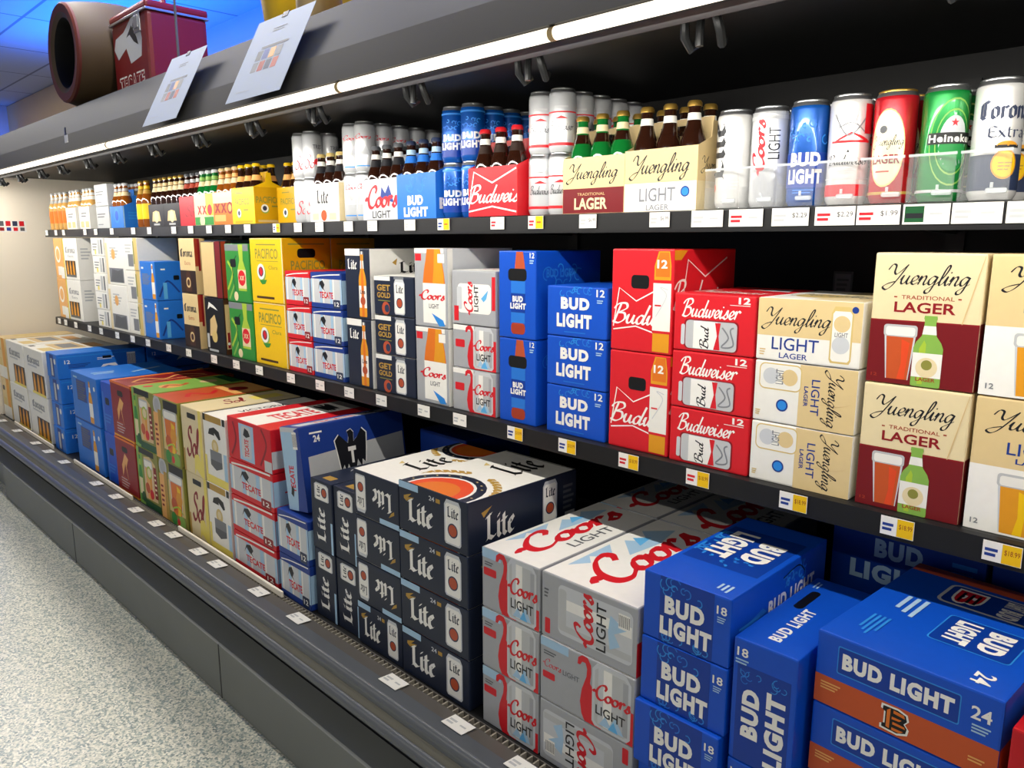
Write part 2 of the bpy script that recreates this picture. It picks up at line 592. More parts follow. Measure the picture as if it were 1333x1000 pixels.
# ------------------------------------------------------------------ object helpers
def put(name, me, loc=(0, 0, 0), rz=0, label=None, cat=None, group=None, kind=None, parent=None):
    o = bpy.data.objects.new(name, me)
    COL.objects.link(o)
    o.location = loc
    o.rotation_euler = (0, 0, rz)
    if parent:
        o.parent = parent
    if label:
        o['label'] = label
    if cat:
        o['category'] = cat
    if group:
        o['group'] = group
    if kind:
        o['kind'] = kind
    return o


def dup(root, loc, rz=0, label=None, group=None):
    r = root.copy()
    COL.objects.link(r)
    r.location = loc
    r.rotation_euler = (0, 0, rz)
    if label:
        r['label'] = label
    if group:
        r['group'] = group
    for ch in list(root.children):
        c = ch.copy(); COL.objects.link(c); c.parent = r
        for g in ch.children:
            k = g.copy(); COL.objects.link(k); k.parent = c
    return r


def struct(name, pk, loc=(0, 0, 0)):
    return put(name, pk.mesh(name), loc, kind='structure')


# ------------------------------------------------------------------ the room
pk = Pk(); pk.box(-12, 5, -6, 3.2, -.05, 0, 'terrazzo'); struct('floor', pk)
pk = Pk(); pk.box(-12, 5, -6, 3.2, 3.25, 3.30, 'ceiling_tile'); struct('ceiling', pk)
pk = Pk(); pk.box(-12.1, -12, -6, 3.2, 0, 3.25, 'wall_paint'); struct('wall_left', pk)
pk = Pk(); pk.box(-12, 5, 3.0, 3.1, 0, 3.25, 'wall_paint'); struct('wall_back', pk)
pk = Pk(); pk.box(-12, -7.6, 2.75, 2.99, 2.72, 3.24, 'wall_beige'); struct('trim_1', pk)
tro = None
for i, (tx, ty) in enumerate(TROFFERS):
    if tro is None:
        pk = Pk()
        for a in ((-1.0, -.98, -.09, .09), (.98, 1.0, -.09, .09), (-.98, .98, -.09, -.07), (-.98, .98, .07, .09)):
            pk.box(a[0], a[1], a[2], a[3], -.024, 0, 'white')
        tro = put('ceiling_light', pk.mesh('ceiling_light'), (tx, ty, 3.25), label='long narrow ceiling light over the aisle', cat='light', group='ceiling lights over the aisle')
        pk = Pk(); pk.box(-.98, .98, -.07, .07, -.012, -.002, 'troffer_lens')
        put('diffuser', pk.mesh('diffuser'), parent=tro)
    else:
        dup(tro, (tx, ty, 3.25))

# ------------------------------------------------------------------ the refrigerated case
XL, XR = -6.05, .75
case = put('refrigerated_display_case', None, (-2.65, 1.5, 0), label='long open black refrigerated case stocked with beer along the aisle', cat='refrigerator')


def part(name, pk, smooth=False, parent=None):
    o = put(name, pk.mesh(name, smooth), parent=parent or case)
    if (parent or case) is case:
        o.location = (2.65, -1.5, 0)
    return o


pk = Pk(); pk.box(-5.37, XR, .99, 1.03, .0, .2, 'kick', .004)
for sx in (-4.0, -2.4, -.8):
    pk.box(sx - .003, sx + .003, .9885, .992, 0, .2, 'bumper_dark')
part('kick_plate', pk)
pk = Pk(); pk.prism([(1.0, .2), (1.075, .215), (1.075, 0), (1.04, 0), (1.04, .2)], XL - .2, XR, 'kick'); part('base_ledge', pk)
pk = Pk(); pk.prism([(1.08, .0), (1.08, .34), (1.12, .34), (1.12, .0)], XL - .2, XR, 'bumper_dark'); part('base_panel', pk)


def rounded(cy, cz, r, a0, a1, n=8):
    return [(cy + r * math.cos(R(a0 + (a1 - a0) * k / n)), cz + r * math.sin(R(a0 + (a1 - a0) * k / n))) for k in range(n + 1)]


pk = Pk()
pk.prism(rounded(1.045, .3775, .02, 90, 200) + [(1.027, .362), (1.06, .355), (1.08, .37), (1.08, .3975)], XL - .3, XR, 'bumper_blue_sheen')
part('bumper_cap', pk, True)
pk = Pk(); pk.prism([(1.0265, .362), (1.021, .338), (1.07, .335), (1.07, .357), (1.06, .355)], XL - .3, XR, 'case_band'); part('bumper_band', pk)
pk = Pk(); pk.prism(rounded(1.024, .318, .02, 100, 250) + [(1.07, .305), (1.07, .336)], XL - .3, XR, 'bumper_blue_sheen'); part('bumper_rail', pk, True)
pk = Pk(); pk.prism([(1.045, .3972), (1.065, .3975), (1.118, .392), (1.118, .372), (1.062, .372)], XL - .2, XR, 'tray_dark'); part('price_ledge', pk)
# honeycomb air grille along the front of the well
pk = Pk()
pk.box(XL, XR, 1.118, 1.121, .372, .392, 'tray_dark'); pk.box(XL, XR, 1.143, 1.146, .372, .390, 'tray_dark')
pk.box(XL, XR, 1.119, 1.145, .370, .374, 'case_black')
n = 340
for i in range(n):
    x = XL + .02 + (XR - XL - .04) * i / n
    pk.box(x, x + .004, 1.1205, 1.1435, .374, .389, 'trim_grey')
part('air_grille', pk)
pk = Pk(); pk.box(XL, XR, 1.146, 2.0, .34, .3845, 'case_black'); part('well_deck', pk)
pk = Pk(); pk.box(XL - .1, XR + .1, 2.0, 2.06, 0, 2.12, 'case_black'); part('back_panel', pk)
pk = Pk()
for sx in (-5.3, -4.1, -2.9, -1.7, -.55, .6):
    pk = Pk()
    pk.box(sx - .02, sx + .02, 1.987, 2.0, .39, 1.9, 'shelf_black')
    part('shelf_upright', pk)
pk = Pk(); pk.box(XL - .04, XL, 1.062, 2.0, .30, 1.929, 'end_cream')
pk.box(XL - .04, XL, 1.31, 2.0, 1.929, 1.954, 'end_cream')
part('end_panel', pk)
pk = Pk(); pk.box(XR, XR + .04, 1.09, 2.0, .30, 1.93, 'end_cream'); part('end_panel', pk)
pk = Pk()
pk.prism([(1.04, 1.912), (1.078, 1.994), (1.10, 1.994), (1.10, 1.93), (1.07, 1.912)], XL - .4, XR + .1, 'canopy_dark')
part('canopy_valance', pk)
pk = Pk()
pk.prism([(1.085, 1.996), (1.168, 2.134), (1.20, 2.134), (1.12, 1.996)], XL - .4, XR + .1, 'canopy_grey')
part('canopy_fascia', pk)
pk = Pk(); pk.prism([(1.20, 2.122), (2.06, 2.122), (2.06, 2.13), (1.20, 2.13)], XL - .4, XR + .1, 'canopy_dark'); part('canopy_roof', pk)
pk = Pk(); pk.prism([(1.092, 1.93), (1.30, 1.955), (2.0, 1.955), (2.0, 1.975), (1.30, 1.975), (1.092, 1.95)], XL - .1, XR + .1, 'case_black')
part('canopy_lining', pk)
# strip lamp: lens segments butted together along the canopy's front edge
pk = Pk()
pk.prism(rounded(1.052, 1.8995, .0115, 95, 275, 10), XL - .4, XR + .1, 'lamp_lens')
ls = part('light_strip', pk, True)
for sx in (-5.1, -3.2, -1.62, -.95, .1):
    pk = Pk()
    pk.prism(rounded(1.052, 1.8995, .0121, 95, 275, 8), sx - .006, sx + .006, 'tan')
    put('lamp_joint', pk.mesh('lamp_joint', True), parent=ls)
pk = Pk(); pk.prism([(1.055, 1.886), (1.09, 1.880), (1.095, 1.93), (1.07, 1.912), (1.055, 1.911)], XL - .3, XR + .1, 'case_black'); part('lamp_housing', pk)
# hooks of the night blind, under the canopy
pk = Pk()
pk.box(-.03, .03, -.012, .012, -.012, .0, 'hook_metal', .002)
pk.tube([(0, 0, -.01), (0, -.004, -.05), (0, -.004, -.075)], .007, 'hook_metal')
for sg in (-1, 1):
    pk.tube([(sg * .022, 0, -.008), (sg * .03, -.004, -.03), (sg * .034, .004, -.055), (sg * .03, .018, -.072), (sg * .024, .03, -.06)], .008, 'hook_metal')
hook_me = pk.mesh('blind_hook', True)
for hx in (-5.55, -5.13, -4.71, -4.35, -3.94, -3.57, -3.16, -2.75, -2.35, -1.98, -1.53, -1.15, -.75, -.34):
    put('blind_hook', hook_me, (hx + 2.65, 1.2 - 1.5, 1.945), parent=case)
pk = Pk(); pk.tube([(XL + .02, 1.15, 1.925), (XR, 1.15, 1.925)], .006, 'hook_metal'); part('blind_rail', pk, True)
pk = Pk()
pk.box(XL + .0002, XL + .002, 1.14, 1.42, 1.60, 1.675, 'white')
f = Fr(pk, (XL + .002, 1.14, 1.60), (0, 1, 0), (0, 0, 1), .28, .075)
for i in range(7):
    f.rect(.02 + i * .14, .52, .12 + i * .14, .95, ('bred', 'tblue', 'dred', 'grey', 'bred', 'navy2', 'red')[i])
    f.rect(.03 + i * .14, .10, .12 + i * .14, .40, ('bred', 'red', 'sky', 'dred', 'tblue', 'bred', 'grey')[i])
put('shelf_card', pk.mesh('shelf_card'), label='small red and blue promotional card strip on the cream end panel', cat='sign')
# stainless trim strips in front of the far packs
st = Pk(); st.box(-.42, .42, -.004, .004, 0, .02, 'end_cream', .001)
for i, (sx, lb) in enumerate(((-5.2, 'pale front guard strip before the white and gold cases'), (-3.98, 'pale front guard strip before the bright blue cases'), (-2.62, 'pale front guard strip before the white and red cases'))):
    me = me if i else st.mesh('guard_strip')
    put('guard_strip', me, (sx, 1.132, .3915), label=lb, cat='trim strip')


def shelf(name_label, x0, x1, yf, zt, lb):
    """shelf whose top is zt; price rail on the front edge"""
    pk = Pk()
    pk.box(x0, x1, yf + .012, 1.985, zt - .022, zt, 'shelf_black', .002)
    o = put('shelf', pk.mesh('shelf'), label=lb, cat='shelf')
    pk = Pk(); pk.prism([(yf + .002, zt - .002), (yf + .012, zt), (yf + .012, zt - .046), (yf, zt - .046), (yf, zt - .04)], x0, x1, 'shelf_black')
    put('price_rail', pk.mesh('price_rail'), parent=o)
    for sx in (-5.3, -4.1, -2.9, -1.7, -.55):
        pk = Pk()
        pk.prism([(1.98, zt - .022), (1.98, zt - .05), (yf + .06, zt - .034), (yf + .06, zt - .022)], sx - .004, sx + .004, 'shelf_black')
        put('shelf_bracket', pk.mesh('shelf_bracket'), parent=o)
    return o


ZT, ZM, ZB = 1.612, 1.068, .3855
shelf('top', -5.74, XR - .02, 1.45, ZT, 'upper black shelf holding six-packs and tall cans')
shelf('mid', -5.52, XR - .02, 1.40, ZM, 'middle black shelf holding twelve-pack cartons')

# ------------------------------------------------------------------ printed designs
def can_lite(f, x0, y0, x1, y1, rot=0):
    f.can(x0, y0, x1, y1, 'white')
    w, h = x1 - x0, y1 - y0
    if rot == 0:
        f.blackl('Lite', x0 + .16 * w, y0 + .60 * h, x0 + .86 * w, y0 + .86 * h, 'navy')
        f.ell(x0 + .5 * w, y0 + .33 * h, .30 * w, mn='navy2'); f.ell(x0 + .5 * w, y0 + .33 * h, .24 * w, mn='terra')
    else:
        f.blackl('Lite', x0 + .14 * w, y0 + .14 * h, x0 + .40 * w, y0 + .86 * h, 'navy', rot=90)
        f.ell(x0 + .68 * w, y0 + .5 * h, .20 * w, mn='navy2'); f.ell(x0 + .68 * w, y0 + .5 * h, .15 * w, mn='terra')


def lite_front(f):
    f.rect(.0, .86, .30, 1.0, 'sky')
    f.poly([(.08, .72), (.20, .80), (.14, .70), (.24, .74), (.12, .62), (.08, .66)], 'gold')
    f.blackl('Lite', .13, .22, .52, .72, 'white', nib=.25)
    f.text('24', .46, .80, .54, .89, 'lsilver'); f.rect(.56, .80, .62, .88, 'gold')
    can_lite(f, .68, .10, .91, .95)


def lite_flap(f):   # the flipped end: same print upside down, with a can at the left
    f.rect(.0, .88, .42, 1.0, 'sky')
    f.blackl('Lite', .14, .26, .58, .72, 'white', nib=.25)
    f.poly([(.10, .70), (.22, .80), (.16, .68), (.10, .62)], 'gold')
    can_lite(f, .72, .08, .95, .92)


def lite_top(f, big=True):
    f.rect(.0, .0, 1, 1, 'cream')
    f.rect(.004, .004, .996, .996, 'paper')


def lite_ring(f, cx, cy, r, turn=0):
    asp = f.W / f.H
    f.ell(cx, cy, r, mn='navy'); f.ell(cx, cy, r * .80, mn='paper'); f.ell(cx, cy, r * .74, mn='fire')
    f.ell(cx - r * .1, cy, r * .55, mn='orange')
    n = 22   # lettering beads round the ring
    bd = []
    for k in range(n):
        a = 2 * math.pi * k / n
        x, y = cx + r * .90 * math.cos(a), cy + r * .90 * math.sin(a) * asp
        if k % 6:
            bd.append([(x - .006, y - .012), (x + .006, y - .012), (x + .006, y + .012), (x - .006, y + .012)])
    f.put(bd, 'lgold')
    wh = []
    for sg in (1, -1):   # wheat ears curling round the ring
        for k in range(8):
            a = R(turn + sg * (12 + 8 * k))
            c0 = (cx + r * 1.20 * math.cos(a), cy + r * 1.20 * math.sin(a) * asp)
            t = a + sg * R(90)
            for s2 in (.35, -.35):
                d = (math.cos(t + s2), math.sin(t + s2)); nn = (-d[1], d[0])
                l, w_ = r * .22, r * .06
                wh.append([c0, (c0[0] + d[0] * l * .5 + nn[0] * w_, c0[1] + (d[1] * l * .5 + nn[1] * w_) * asp), (c0[0] + d[0] * l, c0[1] + d[1] * l * asp), (c0[0] + d[0] * l * .5 - nn[0] * w_, c0[1] + (d[1] * l * .5 - nn[1] * w_) * asp)])
    f.put(wh, 'gold')


def d_lite24(fs):
    lite_front(fs['F'])
    r = fs['R']
    r.blackl('Lite', .14, .16, .40, .70, 'white', nib=.21)
    r.poly([(.11, .74), (.2, .82), (.16, .72), (.13, .64)], 'gold')
    can_lite(r, .66, .10, .80, .94)
    r.bars(.86, .25, .97, .8, 5, 'grey'); r.rect(.88, .05, .98, .18, 'lgrey')
    t = fs['TD']
    t.rect(0, 0, 1, 1, 'paper')
    lite_ring(t, .04, .50, .32)
    t.blackl('Lite', .58, .26, .92, .70, 'black', nib=.21)
    t.poly([(.60, .74), (.66, .80), (.64, .70)], 'lgold')


def d_lite24_flip(fs):
    lite_flap(fs['FU'])
    r = fs['R']; r.blackl('Lite', .14, .16, .40, .70, 'white')
    t = fs['TD']
    t.rect(0, 0, 1, 1, 'paper')
    t.blackl('Lite', .28, .26, .64, .70, 'black', nib=.21)
    t.poly([(.30, .74), (.36, .82), (.34, .70)], 'lgold')
    lite_ring(t, .96, .50, .28, 180)


def d_lite_stand(fs):
    f = fs['F']
    f.glyphs(black2d('Lite', .21), .22, .12, .66, .62, 'white', rot=90)
    can_lite(f, .18, .72, .86, .96, rot=90)
    f.rect(.90, .0, 1.0, .45, 'sky')
    t = fs['TD']; t.blackl('Lite', .30, .2, .75, .8, 'white')
    t.rect(.05, .3, .12, .7, 'gold')


def d_lite12(fs):
    f = fs['F']
    f.rect(0, .88, .42, 1, 'paper')
    f.text('GET', .08, .62, .42, .78, 'gold', bold=.03); f.text('GOLD', .08, .44, .42, .58, 'gold', bold=.03)
    f.rect(.10, .36, .42, .38, 'olive')
    f.ell(.30, .18, .10, mn='terra'); f.ell(.33, .18, .06, mn='navy2')
    can_lite(f, .52, .05, .78, .93)
    f.rect(.52, .93, .76, .99, 'dsilver')
    fs['T'].rect(0, 0, 1, 1, 'white')


def d_lite_bottles(fs):
    f = fs['F']
    f.rect(0, .90, .62, 1, 'white')
    f.blackl('Lite', .10, .70, .50, .86, 'white', nib=.21)
    f.bottle(.70, .03, .30, .93, 'amber', 'white', 'white', 'dsilver')
    f.bottle(.70, .03, .10, .93, 'orange', None, None, 'white')
    f.ell(.70, .26, .10, mn='terra'); f.text('Lite', .60, .36, .80, .42, 'navy')
    r = fs['R']
    r.rect(0, 0, 1, 1, 'white')
    r.blackl('Lite', .44, .64, .86, .82, 'black', nib=.21)
    r.poly([(.34, .80), (.42, .86), (.40, .76)], 'gold')


def swash(f, x0, k):
    P = [(.24, .84), (.25, .94), (.31, 1.0), (.39, .99), (.44, .9), (.445, .78), (.43, .62), (.6, .4), (.6, 0), (.36, 0), (.31, .10), (.285, .28), (.31, .48), (.375, .70), (.385, .82), (.36, .90), (.31, .90), (.28, .84)]
    f.poly([(x0 + (a - .24) * k, b_) for a, b_ in P], 'bred')


def silver_can(f, x0, y0, x1, y1):
    w, h = x1 - x0, y1 - y0
    f.can(x0, y0, x1, y1, 'lgrey', 'lsilver')
    f.rect(x0 + .16 * w, y0 + .06 * h, x0 + .30 * w, y0 + .92 * h, 'lsilver')
    f.rect(x0 + .30 * w, y0 + .05 * h, x0 + .52 * w, y0 + .93 * h, 'white')
    f.rect(x0 + .80 * w, y0 + .07 * h, x0 + .93 * w, y0 + .88 * h, 'silver')
    f.poly([(x0 + .2 * w, y0 + .06 * h), (x0 + .36 * w, y0 + .22 * h), (x0 + .48 * w, y0 + .12 * h), (x0 + .62 * w, y0 + .28 * h), (x0 + .84 * w, y0 + .06 * h)], 'sky')
    f.poly([(x0 + .44 * w, y0 + .05 * h), (x0 + .58 * w, y0 + .20 * h), (x0 + .70 * w, y0 + .05 * h)], 'cyan')


def d_coors24(fs, variant=0):
    f = fs['F']
    f.rect(.0, .84, .34, 1, 'sky')
    f.bars(.05, .72, .22, .80, 2, 'grey')
    f.rrect(.03, .55, .26, .68, .02, 'bred')
    swash(f, .25, 1.0)
    f.rect(.92, 0, 1, .34, 'bred')
    silver_can(f, .46, .02, .95, 1.0)
    f.script('Coors', .46, .42, .97, .72, 'bred', wmin=.075, wmax=.21, slant=.1)
    f.text('LIGHT', .52, .20, .90, .36, 'ink', bold=.012)
    d_coors_top(fs)
    r = fs['R']; r.script('Coors', .2, .3, .7, .8, 'bred', wmin=.05, wmax=.14)


def d_coors_top(fs):
    t = fs['TD']
    t.rect(0, 0, 1, 1, 'white')
    t.poly([(.14, .92), (.24, .80), (.30, .90), (.38, .74), (.50, .94)], 'sky')
    t.poly([(.46, .66), (.60, .90), (.68, .74), (.78, .92), (.92, .70), (.7, .62)], 'sky')
    t.poly([(.60, .72), (.66, .88), (.74, .76)], 'cyan')
    t.script('Coors', .05, .34, .93, .86, 'bred', wmin=.075, wmax=.21, slant=.12)
    t.text('LIGHT', .34, .14, .70, .30, 'grey', bold=.01)


def d_coors24_side(fs, flip=False):
    f = fs['FU'] if flip else fs['F']
    f.bars(.03, .62, .08, .78, 3, 'grey')
    f.rrect(.04, .06, .10, .30, .012, 'bred')
    f.rrect(.19, .14, .96, .90, .05, 'lsilver')
    f.rect(.24, .54, .95, .70, 'white'); f.rect(.24, .20, .95, .30, 'lgrey')
    f.rrect(.195, .20, .28, .84, .03, 'lgrey')
    f.script('Coors', .36, .10, .58, .92, 'bred', wmin=.075, wmax=.21, slant=.1, rot=90)
    f.text('LIGHT', .60, .16, .70, .86, 'ink', bold=.01, rot=90)
    f.poly([(.74, .25), (.84, .35), (.78, .5), (.9, .62), (.74, .75), (.72, .5)], 'sky')
    f.barcode(.82, .62, .93, .84)
    d_coors_top(fs)
    r = fs['R']; r.rect(0, .0, .1, .5, 'bred')


def d_coors24_wide(fs):
    f = fs['F']
    f.rect(0, .86, .32, 1, 'sky')
    f.bars(.04, .74, .20, .82, 2, 'grey')
    f.script('Coors', .03, .54, .24, .68, 'bred', slant=.1); f.text('LIGHT', .26, .54, .44, .62, 'grey', bold=.005)
    f.rrect(.03, .36, .17, .47, .014, 'bred')
    swash(f, .42, .72)
    f.rect(.93, 0, 1, .5, 'bred')
    silver_can(f, .58, .02, .97, 1.0)
    f.script('Coors', .58, .44, .97, .72, 'bred', wmin=.075, wmax=.21, slant=.1)
    f.text('LIGHT', .62, .22, .92, .36, 'ink', bold=.012)
    d_coors_top(fs)


def d_coors12(fs):
    f = fs['F']
    f.rect(.0, .88, .5, 1, 'white')
    f.rrect(.06, .48, .28, .66, .02, 'bred')
    f.rect(.5, 0, 1, .3, 'bred'); f.rect(.94, .3, 1, .7, 'bred')
    swash(f, .30, .9)
    silver_can(f, .48, .03, .94, .98)
    f.script('Coors', .48, .44, .95, .70, 'bred', wmin=.075, wmax=.21, slant=.1)
    f.text('LIGHT', .56, .22, .88, .38, 'ink'); f.poly([(.66, .06), (.72, .2), (.82, .06)], 'cyan')
    fs['T'].rect(0, 0, 1, 1, 'white')


def d_coors12_lying(fs):
    f = fs['F']
    f.rrect(.14, .22, .90, .76, .07, 'white')
    f.rrect(.12, .28, .24, .70, .03, 'lsilver')
    f.rect(.05, .06, .16, .34, 'bred'); f.rect(.92, .3, 1, .9, 'bred')
    f.glyphs(script2d('Coors', .075, .21, .1), .28, .18, .50, .80, 'bred', rot=90)
    f.text('LIGHT', .52, .26, .62, .74, 'ink', rot=90)
    f.poly([(.68, .5), (.84, .66), (.80, .5), (.74, .44)], 'cyan')
    t = fs['T']; t.rect(0, 0, 1, 1, 'white'); t.script('Coors', .1, .3, .9, .8, 'bred')


def d_coors_bottles(fs):
    f = fs['F']
    f.rect(0, .94, .9, 1, 'white')
    f.rect(.03, .84, .22, .93, 'bred')
    f.poly([(.26, .56), (.30, .72), (.36, .86), (.40, .99), (.80, .99), (.84, .86), (.90, .70), (.93, .56)], 'orange')
    f.poly([(.56, .56), (.60, .75), (.62, .99), (.78, .99), (.82, .86), (.88, .70), (.90, .56)], 'amber')
    f.rect(.26, .05, .94, .56, 'white')
    f.script('Coors', .12, .34, .92, .48, 'bred', wmin=.075, wmax=.21, slant=.1)
    f.text('LIGHT', .44, .24, .74, .30, 'grey'); f.poly([(.52, .18), (.86, .10), (.92, .03), (.74, .02)], 'lblue')
    f.rect(.72, .82, .92, .93, 'white')
    r = fs['R']; r.rect(0, 0, 1, 1, 'lsilver'); r.rect(.0, .0, .08, 1, 'white')
    r.script('Coors', .3, .40, .9, .66, 'bred')


def swirls(f, x0, y0, x1, y1, seed=1):
    rnd = random.Random(seed)
    for i in range(9):
        cx = x0 + (x1 - x0) * (.08 + .84 * rnd.random()); cy = y0 + (y1 - y0) * (.2 + .6 * rnd.random())
        r = (x1 - x0) * (.05 + .07 * rnd.random()); ry = r * f.W / f.H
        a0 = rnd.random() * 6
        f.line([(min(x1, max(x0, cx + r * math.cos(a0 + k * .8) * (1 - k * .09))), min(y1, max(y0, cy + ry * math.sin(a0 + k * .8) * (1 - k * .09)))) for k in range(6)], .012, ('lblue', 'mblue', 'lblue')[i % 3])


def bud_light_panel(f, x0=.2, y0=.0, x1=.8, y1=1., rot=0, seed=1):
    f.rect(x0, y0, x1, y1, 'dblue')
    if rot == 0:
        swirls(f, x0, y0 + (y1 - y0) * .72, x1, y1, seed)
        swirls(f, x0, y0, x1, y0 + (y1 - y0) * .16, seed + 5)
        W, H = x1 - x0, y1 - y0
        f.text('BUD', x0 + .10 * W, y0 + .45 * H, x0 + .84 * W, y0 + .72 * H, 'white', bold=.058)
        f.text('LIGHT', x0 + .02 * W, y0 + .12 * H, x0 + .98 * W, y0 + .40 * H, 'white', bold=.058)


def d_budlight18(fs):
    f = fs['F']
    bud_light_panel(f, .20, .0, .82, 1)
    f.text('18', .85, .74, .96, .86, 'white'); f.bars(.86, .62, .95, .72, 3, 'sky')
    r = fs['R']
    r.text('BUD LIGHT', .36, .34, .86, .60, 'white', bold=.04)
    swirls(r, .48, .62, .78, .92, 4)
    r.poly([(.05, .42), (.3, .56), (.34, .48), (.08, .34)], 'mblue'); r.bars(.08, .40, .30, .52, 2, 'lblue')
    r.line([(.50, .82), (.66, .88), (.74, .72)], .006, 'black'); r.line([(.50, .12), (.66, .18), (.74, .3)], .006, 'black')
    t = fs['TB']
    t.rect(.18, .06, .72, .94, 'dblue')
    swirls(t, .18, .06, .72, .2, 3); swirls(t, .56, .06, .72, .94, 8)
    t.text('BUD', .30, .54, .58, .84, 'white', bold=.058)
    t.text('LIGHT', .24, .16, .62, .46, 'white', bold=.058)
    t.bars(.88, .76, .96, .92, 3, 'sky')


def d_budlight18_stand(fs):
    f = fs['F']
    f.rect(.08, .0, .92, .80, 'dblue')
    swirls(f, .08, .62, .92, .80, 6)
    f.text('BUD', .18, .22, .46, .62, 'white', bold=.058, rot=90)
    f.text('LIGHT', .56, .05, .86, .66, 'white', bold=.058, rot=90)
    f.text('18', .06, .86, .24, .93, 'white'); f.bars(.04, .80, .28, .85, 2, 'sky')
    t = fs['TD']
    t.text('BUD LIGHT', .10, .42, .55, .62, 'white', bold=.04)
    t.slot(.52, .66, .80, .82, .03)
    t.bars(.84, .80, .95, .92, 2, 'sky')


def d_budlight12(fs):
    f = fs['F']
    swirls(f, .2, .80, .8, .99, 2)
    f.text('BUD', .24, .54, .72, .78, 'white', bold=.058)
    f.text('LIGHT', .17, .18, .76, .46, 'white', bold=.058)
    f.text('12', .83, .82, .96, .96, 'white', bold=.02); f.bars(.84, .70, .95, .78, 2, 'sky')
    f.rect(.30, .08, .66, .10, 'mblue')


def d_budlight_bottles(fs):
    f = fs['F']
    f.poly([(.48, .99), (.66, .99), (.72, .80), (.44, .80)], 'terra')
    f.rrect(.26, .66, .76, .80, .08, 'black')
    f.rect(.34, .18, .72, .66, 'mblue'); f.rect(.34, .30, .72, .52, 'dblue')
    f.text('BUD', .38, .42, .66, .49, 'white', bold=.058); f.text('LIGHT', .32, .34, .74, .41, 'white', bold=.058)
    f.rrect(.34, .05, .72, .18, .08, 'rust')
    f.text('12', .84, .92, .96, .98, 'white'); f.bars(.84, .86, .96, .91, 2, 'sky')
    r = fs['R']
    swirls(r, .1, .5, .9, .95, 9)
    r.text('BUD LIGHT', .15, .70, .6, .8, 'mblue', bold=.03)


def bud_b(f, x0, y0, x1, y1):   # the striped letter on the orange band
    w, h = x1 - x0, y1 - y0
    O = [(0, .04), (.62, .0), (.96, .14), (1, .36), (.86, .52), (.98, .68), (.92, .90), (.6, 1.0), (.02, .98), (.0, .80), (.12, .74), (.12, .24), (.0, .2)]
    f.poly([(x0 + a * w, y0 + b_ * h) for a, b_ in O], 'paper')
    c = lambda q: (.5 + (q - .5) * .86)
    f.poly([(x0 + c(a) * w, y0 + c(b_) * h) for a, b_ in O], 'black')
    for P in ([(.22, .80), (.34, .90), (.34, .14), (.22, .16)], [(.44, .88), (.80, .84), (.84, .72), (.44, .76)], [(.40, .62), (.74, .62), (.66, .54), (.40, .52)], [(.44, .44), (.84, .42), (.88, .34), (.44, .34)], [(.42, .22), (.82, .22), (.7, .12), (.42, .12)]):
        f.poly([(x0 + a * w, y0 + b_ * h) for a, b_ in P], 'orange')


def d_bengals(fs):
    f = fs['F']
    f.rect(0, 0, 1, .40, 'dorange')
    f.rrect(.13, .50, .80, .88, .012, 'lblue'); f.rrect(.136, .515, .794, .865, .01, 'dblue')
    f.text('BUD LIGHT', .16, .58, .77, .80, 'white', bold=.058)
    f.text('24', .85, .66, .95, .82, 'white'); f.bars(.86, .50, .95, .62, 3, 'sky')
    f.bars(.04, .22, .16, .34, 3, 'peach')
    bud_b(f, .40, .03, .56, .38)
    f.bars(.86, .14, .95, .22, 2, 'peach')
    t = fs['TB']   # reads from the far side
    t.rect(.0, .0, .10, 1, 'dorange')
    t.rrect(.13, .30, .36, .99, .04, 'lsilver'); t.rrect(.14, .32, .345, .99, .03, 'dblue')
    t.glyphs(text2d('B', .09), .16, .36, .33, .54, 'white'); t.glyphs(text2d('B', .04), .175, .375, .315, .525, 'red')
    for a in (.40, .45, .49):
        t.rect(.19, a, .30, a + .018, 'black')
    swirls(t, .145, .80, .34, .97, 4)
    t.text('BUD', .24, .64, .34, .76, 'white', bold=.058); t.text('LIGHT', .155, .64, .225, .78, 'white', bold=.058)
    t.rrect(.46, .46, .74, .90, .02, 'lblue'); t.rrect(.466, .468, .734, .892, .018, 'dblue')
    t.text('BUD', .50, .70, .70, .84, 'white', bold=.058)
    t.text('LIGHT', .49, .52, .71, .66, 'white', bold=.058)
    t.bars(.42, .18, .62, .34, 3, 'sky'); t.bars(.70, .14, .90, .26, 4, 'lblue')
    t.text('24', .86, .80, .95, .90, 'white')
    r = fs['R']
    r.rect(0, 0, 1, 1, 'dorange'); r.rect(0, .4, 1, 1, 'blue'); r.rect(.4, .3, .6, .45, 'black')


def bowtie(f, x0, y0, x1, y1, mn='white', w=.02):
    W, H = x1 - x0, y1 - y0
    pts = [(0, .12), (.12, 1), (.5, .72), (.98, 1.02)]
    f.line([(x0 + a * W, y0 + b_ * H) for a, b_ in pts], w, mn, smooth=False)
    pts = [(0, .05), (.5, .16), (.98, .02)]
    f.line([(x0 + a * W, y0 + b_ * H) for a, b_ in pts], w, mn, smooth=False)


